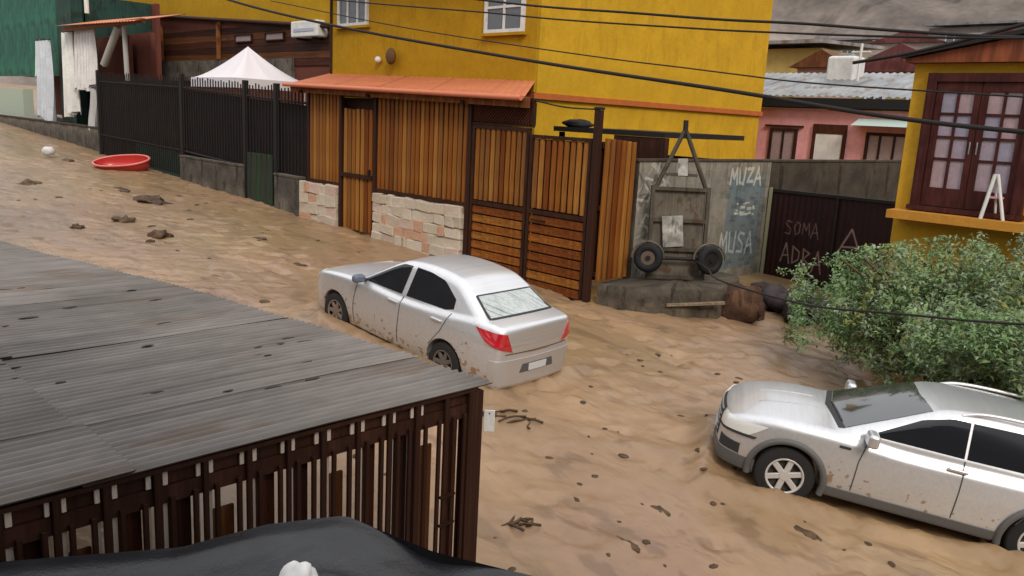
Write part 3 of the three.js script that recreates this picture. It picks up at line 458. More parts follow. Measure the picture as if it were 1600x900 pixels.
{ // upended two wheeled trailer leaning on the wall
  const t = thing('cargo_trailer', 'small two wheeled trailer standing on end with its drawbar pointing up', 'trailer', [-9.15, 1.38, -13.75], Math.PI * 0.27);
  const tm = mat(C(0.22, 0.185, 0.14), { map: rep(TX.sheet, 1), roughness: 0.6, metalness: 0.2 }), gm = mat(C(0.13, 0.105, 0.075), { map: rep(TX.sheet, 1), roughness: 0.7 });
  const P = (n, geo, m, pos, rot) => { geo = geo.clone(); if (rot) geo.rotateX(rot[0]).rotateY(rot[1]).rotateZ(rot[2]); if (pos) geo.translate(...pos); geo.rotateX(-0.08); return part(t, n, uvm(geo), m); };
  for (const s of [-1, 1]) P('side_rail', bx(0.07, 1.85, 0.08), gm, [s * 0.56, 0.95, 0]);
  for (const y of [0.06, 0.62, 1.2, 1.82]) P('cross_member', bx(1.05, 0.07, 0.07), gm, [0, y, 0.003]);
  P('bed_panel', bx(1.04, 1.72, 0.03), tm, [0, 0.95, -0.06]);
  P('white_plate', plank(0.42, 0.62, 0.02, 0.008), mat(C(0.62, 0.61, 0.58), { map: rep(TX.concrete, 1.2) }), [-0.12, 0.98, 0.055], [0, 0, 0.1]);
  P('white_plate', plank(0.2, 0.34, 0.02, 0.008), mat(C(0.70, 0.70, 0.68), { map: rep(TX.concrete, 1.2) }), [0.0, 2.25, 0.03], [0, 0, 0.05]);
  for (const s of [-1, 1]) { P('drawbar', bar([s * 0.52, 1.8, 0], [0.02 * s, 2.95, 0.02], 0.045, 6), gm); }
  P('drawbar_tie', bx(0.62, 0.06, 0.06), gm, [0, 2.1, 0]); P('hitch', bar([0, 2.88, 0.02], [0.0, 3.16, 0.02], 0.05, 8), M.darkIron);
  P('axle', bar([-0.72, 0.45, 0.14], [0.72, 0.45, 0.14], 0.035, 8), M.darkIron);
  for (const s of [-1, 1]) {
    const tyre = new THREE.TorusGeometry(0.205, 0.085, 12, 28); const w = P('wheel', tyre, M.black, [s * 0.62, 0.45, 0.24], [0, s * 0.35, 0]);
    const rim = new THREE.CylinderGeometry(0.15, 0.15, 0.1, 20).rotateX(Math.PI / 2).rotateY(s * 0.35).translate(s * 0.62, 0.45, 0.24).rotateX(-0.08); part(w, 'rim', rim, s < 0 ? mat(C(0.11, 0.075, 0.055), { roughness: 0.8 }) : M.darkIron);
    const hub = new THREE.CylinderGeometry(0.05, 0.05, 0.14, 12).rotateX(Math.PI / 2).rotateY(s * 0.35).translate(s * 0.62, 0.45, 0.25).rotateX(-0.08); part(w, 'hub', hub, M.darkIron);
  }
  for (const s of [-1, 1]) P('mudguard', new THREE.TorusGeometry(0.32, 0.025, 6, 18, Math.PI), tm, [s * 0.62, 0.45, 0.2]);
}
{ // broken concrete footing under the trailer
  const s = thing('concrete_ramp', 'broken grey concrete block at the corner under the upended trailer', 'concrete');
  const pts = [[-9.85, -12.2], [-9.35, -12.35], [-8.55, -13.05], [-8.12, -13.75], [-8.6, -15.4], [-9.85, -15.6]];
  const g = gridGeo(40, 14, (u, v) => {
    const k = u * pts.length, i = Math.floor(k) % pts.length, a = pts[i], b = pts[(i + 1) % pts.length], f = k - Math.floor(k), cx = -9.2, cz = -13.9;
    const ex = lerp(a[0], b[0], f), ez = lerp(a[1], b[1], f), ring = v < 0.5 ? 1 : 1 - (v - 0.5) * 2, n = (fbm(ex * 3 + v * 3, ez * 3, 3) - 0.5);
    return [cx + (ex - cx) * ring * (1 + (v < 0.5 ? 0.06 * (0.5 - v) + 0.06 * n : 0)), v < 0.5 ? lerp(0.3, 1.34, v * 2) + n * 0.14 * v : 1.36 + 0.16 * n, cz + (ez - cz) * ring];
  }, (u, v, p) => [u * 8, p[1] + v]);
  part(s, 'block', g, M.concrete);
  part(s, 'plank', plank(1.1, 0.05, 0.1), woodM(C(0.3, 0.24, 0.17)), [-8.3, 1.12, -13.25], [0, 0.75, 0.1]);
  const r = thing('brick_chunk', 'reddish brown masonry chunk between the concrete block and the maroon gate', 'rubble', [-8.05, gy(-8) - 0.1, -14.5], 0.7);
  part(r, 'chunk', lump(0.5, 0.42, 0.42, 13, 3, 0.8), mat(C(0.20, 0.105, 0.065), { map: rep(TX.concrete, 0.8), bumpMap: rep(TX.rough, 1.5), bumpScale: 0.03, roughness: 0.95 }), [0, 0.2, 0]);
  const d = thing('dark_rubble', 'dark wet rubble heap at the foot of the maroon gate', 'rubble', [-7.5, gy(-7.5) - 0.1, -15.6], 0.3);
  for (let i = 0; i < 14; i++) part(d, 'chunk', lump(rr(0.16, 0.42), rr(0.14, 0.34), rr(0.16, 0.4), 20 + i, 2, 0.9), mat(C(0.035, 0.026, 0.026), { roughness: 0.6 }), [rr(-0.8, 0.9), rr(0.1, 0.4), rr(-0.5, 0.5)]);
}

// ---------------------------------------------------------------- pink house and the houses beyond
{
  const h = thing('pink_house', 'low pink house with a white door and grey metal roof beyond the alley', 'house');
  const z = -28;
  part(h, 'wall', bxAt(-18, -9.2, 0.5, 5.25, -34, z), M.pink);
  windowPart(h, -15.1, -14.05, 3.2, 4.55, z + 0.002, { nx: 2, ny: 1, fw: 0.1, fm: M.frameWood, pm: M.curtain });
  part(h, 'awning', bxAt(-15.3, -13.85, 4.6, 4.66, z + 0.002, z + 0.12), M.frameWood);
  const door = part(h, 'door', bxAt(-13.35, -12.4, 2.2, 4.42, z + 0.01, z + 0.07), M.white); part(door, 'handle', bx(0.06, 0.14, 0.06), M.darkIron, [-12.5, 3.4, z + 0.1]);
  part(h, 'door_frame', merge([bxAt(-13.47, -13.36, 2.2, 4.75, z + 0.002, z + 0.1), bxAt(-12.39, -12.28, 2.2, 4.75, z + 0.002, z + 0.1), bxAt(-13.36, -12.39, 4.43, 4.748, z + 0.002, z + 0.09)]), boardMats[0]);
  windowPart(h, -11.6, -10.2, 3.1, 4.55, z + 0.002, { nx: 3, ny: 1, fw: 0.1, fm: M.frameWood, pm: M.curtain });
  const roof = part(h, 'roof', gridGeo(160, 3, (u, v) => { const x = lerp(-18.4, -8.9, u); return [x, lerp(5.68, 6.8, v) + 0.03 * Math.sin(x * 24), lerp(-27.7, -32.5, v)]; }), M.zinc);
  part(roof, 'fascia', bxAt(-18.3, -8.95, 5.30, 5.62, -27.77, -27.67), M.black); part(roof, 'soffit', bxAt(-18.3, -8.95, 5.26, 5.30, -28.1, -27.78), M.frameWood);
  part(h, 'porch_roof', gridGeo(20, 2, (u, v) => [lerp(-11.9, -9.0, u), lerp(4.75, 5.0, v), lerp(-27.3, -27.95, v)]), mat(C(0.40, 0.50, 0.46), { roughness: 0.5 }));
  const tk = thing('roof_tank', 'pale water tank box on the metal roof of the pink house', 'tank', [-14.2, 6.3, -31.5]);
  part(tk, 'tank', plank(1.1, 1.05, 1.0, 0.12), M.white, [0, 0.5, 0]); part(tk, 'lid', plank(0.5, 0.1, 0.5, 0.03), M.zinc, [0, 1.07, 0]);
  const an = thing('roof_aerial', 'thin pale aerial mast on the roof of the pink house', 'aerial', [-13.3, 6.1, -30.6]);
  part(an, 'mast', bar([0, 0, 0], [0, 1.6, 0], 0.05, 6), M.white); part(an, 'crossbar', bar([-0.35, 1.3, 0], [0.35, 1.3, 0], 0.03, 6), M.white);
}
function hillHouse(label, x0, x1, y0, y1, z, wallM, roofM, { gable = true, rise = 1, win = 2, depth = 6, over = 0.3 } = {}) {
  const h = thing('hillside_house', label, 'house', [0, 0, 0], 0, 'houses beyond the pink house');
  part(h, 'wall', bxAt(x0, x1, y0, y1, z - depth, z), wallM);
  if (gable) { const pts = [[x0 - over, y1], [x1 + over, y1], [(x0 + x1) / 2, y1 + rise]]; const g = shapeGeo(pts, depth + 0.6); part(h, 'roof', uvm(g), roofM, [0, 0.003, z - depth - 0.3]); }
  else part(h, 'roof', uvm(new THREE.BoxGeometry(x1 - x0 + over * 2, 0.15, depth + 1).rotateX(rise * 0.12).translate((x0 + x1) / 2, y1 + 0.4, z - depth / 2 + 0.2)), roofM);
  for (let i = 0; i < win; i++) { const w = (x1 - x0) / (win * 2 + 1), xa = x0 + w * (1 + 2 * i); windowPart(h, xa, xa + w, y1 - 1.5, y1 - 0.5, z + 0.002, { nx: 2, fw: 0.1 }); }
  return h;
}
const maroon = mat(C(0.20, 0.065, 0.06), { map: rep(TX.sheet, 0.3), roughness: 0.7 }), olive = plasterM(C(0.30, 0.27, 0.12)), paleRoof = mat(C(0.52, 0.50, 0.47), { map: rep(TX.sheet, 0.2), roughness: 0.6 });
hillHouse('yellow house under a pale flat roof just right of the yellow house corner', -27, -17.9, 0, 8.25, -37, plasterM(C(0.58, 0.42, 0.14)), paleRoof, { gable: false, rise: 0.4, win: 0 });
hillHouse('little brown gabled house peeping over the pink house roof', -18.2, -15.9, 0, 7.25, -35.5, plasterM(C(0.46, 0.33, 0.26)), boardMats[1], { rise: 0.75, win: 0 });
hillHouse('olive house with white windows under a maroon roof right of the pink house', -16.2, -11.8, 0, 7.1, -36.2, olive, maroon, { rise: 1.15, win: 2 });
hillHouse('house with a broad maroon roof and a pale gable behind the olive house', -17.5, -8.0, 0, 8.3, -46, plasterM(C(0.45, 0.40, 0.36)), maroon, { rise: 1.5, win: 3 });
hillHouse('pale roofed shed on the lower hillside above the little brown house', -29, -21, 0, 9.1, -53, plasterM(C(0.42, 0.35, 0.30)), paleRoof, { gable: false, rise: 0.5, win: 2 });
hillHouse('grey roofed house high on the hillside at the upper right', -26, -14, 0, 13.2, -72, plasterM(C(0.33, 0.28, 0.26)), M.zinc, { gable: false, rise: 0.5, win: 4 });
for (const [x, y, z, w, k] of [[-31, 11.2, -61, 5, 'grey roofed'], [-24.5, 10.6, -58, 4.5, 'rust roofed'], [-20, 11.6, -64, 4, 'flat white'], [-33, 14.2, -84, 6, 'long low grey']]) hillHouse(`${k} little house among the hillside houses`, x, x + w, 0, y, z, plasterM(C(0.42, 0.35, 0.31)), k === 'rust roofed' ? maroon : k === 'flat white' ? paleRoof : M.zinc, { gable: k === 'rust roofed', rise: 0.8, win: 2 });
hillHouse('dusty terrace house with grey roof at the top right of the hillside', -12, 2, 0, 14, -72, plasterM(C(0.30, 0.26, 0.24)), paleRoof, { gable: false, rise: 0.5, win: 4 });
{ // yellow house with the glazed double door at the right
  const h = thing('door_house', 'yellow house with a brown glazed double door behind the green bush', 'house', [0, 0, 0]);
  const z = -15, fmD = woodM(C(0.075, 0.018, 0.015));
  part(h, 'wall', bxAt(-5.55, 1.5, 0.0, 5.66, -21, z), M.houseYellow);
  const pts = [[-5.65, 5.66], [4, 5.66], [4, 7.55], [-5.65, 5.72]]; part(h, 'gable', uvm(shapeGeo(pts, 0.5)), mat(C(0.30, 0.085, 0.035), { map: rep(TX.wood, 0.5), roughness: 0.7 }), [0, 0.003, z - 0.3]);
  part(h, 'roof', uvm(new THREE.BoxGeometry(9.9, 0.07, 6.4).rotateZ(0.19).translate(-0.85, 6.70, -17.9)), M.darkIron);
  part(h, 'door_frame', merge([bxAt(-5.27, -5.12, 3.30, 5.50, z + 0.002, z + 0.14), bxAt(-3.72, -3.57, 3.30, 5.50, z + 0.002, z + 0.14), bxAt(-5.12, -3.72, 5.36, 5.498, z + 0.002, z + 0.138), bxAt(-5.30, -3.54, 3.22, 3.298, z + 0.002, z + 0.2)]), fmD);
  const panes = [0, 1, 2, 3].map((i) => mat(C(0.40 - 0.03 * i, 0.28, 0.30 + 0.02 * i), { roughness: 0.25, map: rep(TX.plaster, 2 + i) }));
  for (let k = 0; k < 2; k++) {
    const x0 = -5.11 + k * 0.695, x1 = x0 + 0.685, d = part(h, 'door', merge([bxAt(x0, x0 + 0.1, 3.31, 5.35, z + 0.03, z + 0.1), bxAt(x1 - 0.1, x1, 3.31, 5.35, z + 0.03, z + 0.1), bxAt(x0 + 0.1, x1 - 0.1, 3.31, 3.62, z + 0.03, z + 0.1), bxAt(x0 + 0.1, x1 - 0.1, 5.2, 5.35, z + 0.03, z + 0.1)]), fmD);
    const ys = [3.62, 4.10, 4.46, 4.84, 5.2], xm = (x0 + x1) / 2;
    part(d, 'glazing_bar', bxAt(xm - 0.022, xm + 0.022, 3.62, 5.2, z + 0.04, z + 0.09), fmD);
    for (let j = 1; j < 4; j++) part(d, 'glazing_bar', bxAt(x0 + 0.1, x1 - 0.1, ys[j] - 0.022, ys[j] + 0.022, z + 0.043, z + 0.087), fmD);
    for (let j = 0; j < 4; j++) for (const s of [0, 1]) part(d, 'pane', bxAt(s ? xm : x0 + 0.08, s ? x1 - 0.08 : xm - 0.003, ys[j], ys[j + 1] - 0.003, z + 0.05, z + 0.065), panes[(j + s + k) % 4]);
    part(d, 'handle', bar([k ? x0 + 0.05 : x1 - 0.05, 4.2, z + 0.11], [k ? x0 + 0.05 : x1 - 0.05, 4.4, z + 0.11], 0.012), M.zinc);
  }
  part(h, 'ledge', bxAt(-5.5, 1.5, 3.06, 3.2, z + 0.002, z + 0.5), plasterM(C(0.52, 0.24, 0.04)));
  const st = thing('folding_stand', 'white folding stand on the ledge in front of the glazed double door', 'stand', [-3.96, 3.2, -14.72], 0.1);
  part(st, 'leg', bar([-0.12, 0, 0.05], [-0.02, 0.72, 0], 0.032, 6), M.white); part(st, 'leg', bar([0.2, 0, 0.05], [0.02, 0.72, 0], 0.028, 6), M.white); part(st, 'leg', bar([0.05, 0, -0.18], [0, 0.72, 0], 0.02, 6), M.white);
  part(st, 'shelf', plank(0.24, 0.03, 0.14), mat(C(0.5, 0.25, 0.25)), [0.02, 0.35, -0.05]);
}

// ---------------------------------------------------------------- vehicles: bodies meshed from a smooth distance field
const smin = (a, b, k) => { const h = clamp(0.5 + 0.5 * (b - a) / k); return lerp(b, a, h) - k * h * (1 - h); };
const smax = (a, b, k) => -smin(-a, -b, k);
function surfaceNet(f, lo, hi, cell) {
  const n = [0, 1, 2].map((i) => Math.ceil((hi[i] - lo[i]) / cell) + 1), [nx, ny, nz] = n, val = new Float32Array(nx * ny * nz), id = new Int32Array(nx * ny * nz).fill(-1), at = (i, j, k) => (k * ny + j) * nx + i;
  for (let k = 0; k < nz; k++) for (let j = 0; j < ny; j++) for (let i = 0; i < nx; i++) val[at(i, j, k)] = f(lo[0] + i * cell, lo[1] + j * cell, lo[2] + k * cell);
  const pos = [], idx = [];
  for (let k = 0; k + 1 < nz; k++) for (let j = 0; j + 1 < ny; j++) for (let i = 0; i + 1 < nx; i++) {
    let s = [0, 0, 0], c = 0; const v = [];
    for (let q = 0; q < 8; q++) v.push(val[at(i + (q & 1), j + ((q >> 1) & 1), k + (q >> 2))]);
    for (let a = 0; a < 8; a++) for (const bit of [1, 2, 4]) { const b = a ^ bit; if (b < a || (v[a] < 0) === (v[b] < 0)) continue; const t = v[a] / (v[a] - v[b]), e = [a & 1, (a >> 1) & 1, a >> 2]; e[bit === 1 ? 0 : bit === 2 ? 1 : 2] += t; s = s.map((x, m) => x + e[m]); c++; }
    if (c) { id[at(i, j, k)] = pos.length / 3; pos.push(lo[0] + (i + s[0] / c) * cell, lo[1] + (j + s[1] / c) * cell, lo[2] + (k + s[2] / c) * cell); }
  }
  const quad = (a, b, c, d, flip) => flip ? idx.push(a, c, b, a, d, c) : idx.push(a, b, c, a, c, d);
  for (let k = 1; k + 1 < nz; k++) for (let j = 1; j + 1 < ny; j++) for (let i = 1; i + 1 < nx; i++) {
    const o = val[at(i, j, k)] < 0;
    if (o !== (val[at(i + 1, j, k)] < 0)) quad(id[at(i, j - 1, k - 1)], id[at(i, j, k - 1)], id[at(i, j, k)], id[at(i, j - 1, k)], !o);
    if (o !== (val[at(i, j + 1, k)] < 0)) quad(id[at(i - 1, j, k - 1)], id[at(i - 1, j, k)], id[at(i, j, k)], id[at(i, j, k - 1)], !o);
    if (o !== (val[at(i, j, k + 1)] < 0)) quad(id[at(i - 1, j - 1, k)], id[at(i, j - 1, k)], id[at(i, j, k)], id[at(i - 1, j, k)], !o);
  }
  const nor = new Float32Array(pos.length), e = 0.004, uv = new Float32Array(pos.length / 3 * 2);
  for (let q = 0; q < pos.length; q += 3) {
    for (let it = 0; it < 2; it++) { const [x, y, z] = [pos[q], pos[q + 1], pos[q + 2]], d = f(x, y, z), g = [f(x + e, y, z) - f(x - e, y, z), f(x, y + e, z) - f(x, y - e, z), f(x, y, z + e) - f(x, y, z - e)].map((t) => t / (2 * e)), l2 = g[0] ** 2 + g[1] ** 2 + g[2] ** 2 || 1, step = clamp(d / l2, -cell * 0.5, cell * 0.5); pos[q] -= g[0] * step; pos[q + 1] -= g[1] * step; pos[q + 2] -= g[2] * step; const l = Math.sqrt(l2); nor[q] = g[0] / l; nor[q + 1] = g[1] / l; nor[q + 2] = g[2] / l; }
    uv[q / 3 * 2] = pos[q]; uv[q / 3 * 2 + 1] = pos[q + 1];
  }
  const g = new THREE.BufferGeometry(); g.setAttribute('position', new THREE.Float32BufferAttribute(pos, 3)); g.setAttribute('normal', new THREE.BufferAttribute(nor, 3)); g.setAttribute('uv', new THREE.BufferAttribute(uv, 2)); g.setIndex(idx); return g;
}
function carField(c) {
  const slopeOf = (pts, x) => (spline(pts, x + 0.01) - spline(pts, x - 0.01)) / 0.02;
  const shell = (x, y, z) => {
    const az = Math.abs(z), w = spline(c.plan, x), prof = spline(c.flank, y);
    const top = (y - spline(c.deck, x) + c.crown * az * az) / Math.hypot(1, slopeOf(c.deck, x));
    let low = smax(top, az - w * prof, c.round ?? 0.07);
    low = smax(low, c.floor - y, 0.05); low = smax(low, x - c.nose + 0.16 * az * az, 0.08); low = smax(low, c.tail + 0.10 * az * az - x, 0.08);
    const rf = (y - spline(c.roof, x) + c.roofCrown * az * az) / Math.hypot(1, slopeOf(c.roof, x)), gw = interp(c.cabin, y) - (c.cabinPlan ? spline(c.cabinPlan, x) : 0);
    const cab = smax(smax(rf, (az - gw) * 0.95, 0.10), c.belt - 0.12 - y, 0.02);
    return smin(low, cab, 0.05);
  };
  const full = (x, y, z) => {
    let d = shell(x, y, z);
    for (const wx of [0, c.wheelbase]) { const r = Math.hypot(x - wx, y - c.wheelY) - c.archR; d = smax(d, -smax(r, c.archIn - Math.abs(z), 0.02), 0.02); }
    return d;
  };
  return { shell, full };
}
function castTo(f, o, d) {                     // walk from o along d to the surface
  let t = 0, prev = 0; for (let i = 0; i < 260; i++) { if (f(o[0] + d[0] * t, o[1] + d[1] * t, o[2] + d[2] * t) < 0) { let a = prev, b = t; for (let k = 0; k < 14; k++) { const m = (a + b) / 2; f(o[0] + d[0] * m, o[1] + d[1] * m, o[2] + d[2] * m) < 0 ? b = m : a = m; } t = a; break; } prev = t; t += 0.015; }
  return [o[0] + d[0] * t, o[1] + d[1] * t, o[2] + d[2] * t];
}
function edgeAt(list, t) { let L = [0]; for (let i = 1; i < list.length; i++) L.push(L[i - 1] + Math.hypot(...list[i].map((v, k) => v - list[i - 1][k]))); const s = t * L[L.length - 1]; let i = 1; while (i < L.length - 1 && L[i] < s) i++; const f = (s - L[i - 1]) / (L[i] - L[i - 1] || 1); return list[i].map((v, k) => lerp(list[i - 1][k], v, f)); }
function patch(f, lowEdge, highEdge, ray, off = 0.006, nu = 18, nv = 10) {   // a panel laid on the shell between two edges; ray(a, b) gives [origin, direction]
  const pts = [], e = 0.004;
  for (let j = 0; j <= nv; j++) for (let i = 0; i <= nu; i++) {
    const a = edgeAt(lowEdge, i / nu), b = edgeAt(highEdge, i / nu), q = a.map((v, k) => lerp(v, b[k], j / nv)), [o, d] = ray(...q), p = castTo(f, o, d);
    const g = [f(p[0] + e, p[1], p[2]) - f(p[0] - e, p[1], p[2]), f(p[0], p[1] + e, p[2]) - f(p[0], p[1] - e, p[2]), f(p[0], p[1], p[2] + e) - f(p[0], p[1], p[2] - e)], l = Math.hypot(...g) || 1;
    pts.push([p.map((v, k) => v + g[k] / l * off), p.map((v, k) => v - g[k] / l * 0.012)]);
  }
  const W = nu + 1, pos = [], idx = []; for (const [p] of pts) pos.push(...p);
  for (let j = 0; j < nv; j++) for (let i = 0; i < nu; i++) { const a = j * W + i; idx.push(a, a + 1, a + W + 1, a, a + W + 1, a + W); }
  const rim = []; for (let i = 0; i < nu; i++) rim.push(i); for (let j = 0; j < nv; j++) rim.push(j * W + nu); for (let i = nu; i > 0; i--) rim.push(nv * W + i); for (let j = nv; j > 0; j--) rim.push(j * W);
  const g = new THREE.BufferGeometry(), uv = []; for (const [p] of pts) uv.push(p[0] + p[2], p[1]);
  const base = pts.length; rim.forEach((r) => { pos.push(...pts[r][0]); uv.push(0, 0); }); rim.forEach((r) => { pos.push(...pts[r][1]); uv.push(0, 0); });
  rim.forEach((_, i) => { const n = (i + 1) % rim.length, a = base + i, b = base + n; idx.push(a, a + rim.length, b, b, a + rim.length, b + rim.length); });
  g.setAttribute('position', new THREE.Float32BufferAttribute(pos, 3)); g.setAttribute('uv', new THREE.Float32BufferAttribute(uv, 2)); g.setIndex(idx); g.computeVertexNormals(); return g;
}
const sideRay = (s) => (x, y) => [[x, y, s * 1.3], [0, 0, -s]];
const rearRay = (z, y) => [[-1.6, y + 0.35, z], [0.94, -0.34, 0]];
const topRay = (x, z) => [[x, 2.2, z], [0, -1, 0]];
const planRay = (cx) => (a, y) => [[cx + Math.cos(a) * 1.9, y, Math.sin(a) * 1.9], [-Math.cos(a), 0, -Math.sin(a)]];
function wheel(parent, x, y, z, r, w, spokes, rimM, side) {
  const tyre = new THREE.LatheGeometry([[r * 0.62, -w / 2], [r * 0.9, -w / 2], [r * 0.985, -w * 0.36], [r, 0], [r * 0.985, w * 0.36], [r * 0.9, w / 2], [r * 0.62, w / 2]].map((p) => new THREE.Vector2(...p)), 36).rotateX(Math.PI / 2);
  const g = part(parent, 'wheel', tyre, mat(C(0.018, 0.017, 0.016), { roughness: 0.85 }), [x, y, z]);
  const zo = side * w * 0.36, list = [new THREE.TorusGeometry(r * 0.6, r * 0.05, 8, 32).translate(0, 0, side * w * 0.44), new THREE.CylinderGeometry(r * 0.14, r * 0.16, 0.05, 16).rotateX(Math.PI / 2).translate(0, 0, zo)];
  for (let i = 0; i < spokes; i++) { const s = plank(r * 0.2, r * 0.52, 0.035, 0.012); s.translate(0, r * 0.33, 0); s.rotateZ(i / spokes * 6.283 + 0.2); s.translate(0, 0, zo); list.push(s); }
  part(g, 'rim', merge(list), rimM); part(g, 'brake_disc', new THREE.CylinderGeometry(r * 0.6, r * 0.6, 0.03, 24).rotateX(Math.PI / 2).translate(0, 0, side * w * 0.1), mat(C(0.05, 0.045, 0.04), { roughness: 0.7 }));
  return g;
}
function strip(f, pts, ray, w = 0.012) { return patch(f, pts.map((p) => [p[0] - w / 2, p[1]]), pts.map((p) => [p[0] + w / 2, p[1]]), ray, 0.004, 14, 1); }
TX.splash = tex(1024, 384, (u, v) => {        // silver paint with dried mud splashes behind the wheels and along the sills
  const x = u * 5.2 - 1.3, y = v * 1.8, n = fbm(u * 90, v * 34, 4, 90, 34), q = fbm(u * 24 + 3, v * 9, 3, 24, 9); let reach = 0.20 + 0.16 * q;
  for (const wx of [0, 2.6]) reach += 0.20 * Math.exp(-(((x - wx + 0.4) / 0.4) ** 2)); const m = sstep(0.0, 0.05, (reach - y) * 0.55 + n - 0.60), g = 0.94 + 0.06 * fbm(u * 200, v * 70, 2, 200, 70); return [lerp(g, 0.80, m), lerp(g, 0.70, m), lerp(g, 0.60, m)];
});
TX.fog = tex(512, 512, (u, v) => { const d = sstep(0.55, 0.62, fbm(u * 90, v * 90, 2, 90, 90)), run = sstep(0.60, 0.70, fbm(u * 46, v * 3 + 0.6 * fbm(u * 9, v * 9, 2, 9, 9), 3, 46, 3)), m = 0.98 - 0.14 * d - 0.34 * run; return [m, m, m]; });   // pale tone with darker specks and streaks
TX.splash.repeat.set(1 / 5.2, 1 / 1.8); TX.splash.offset.set(0.25, 0);
const paint = (c, splashed) => phys(c, { map: splashed ? TX.splash : null, metalness: 0.72, roughness: 0.4, clearcoat: 0.6, clearcoatRoughness: 0.1 });
const darkGlass = phys(C(0.012, 0.013, 0.016), { roughness: 0.06 }), trim = mat(C(0.03, 0.03, 0.03), { roughness: 0.6 });
const seamM = mat(C(0.06, 0.06, 0.06), { roughness: 0.9 });
const lampRed = phys(C(0.42, 0.012, 0.02), { roughness: 0.15, clearcoat: 1 }), lampClear = phys(C(0.62, 0.62, 0.58), { roughness: 0.12, clearcoat: 1 });

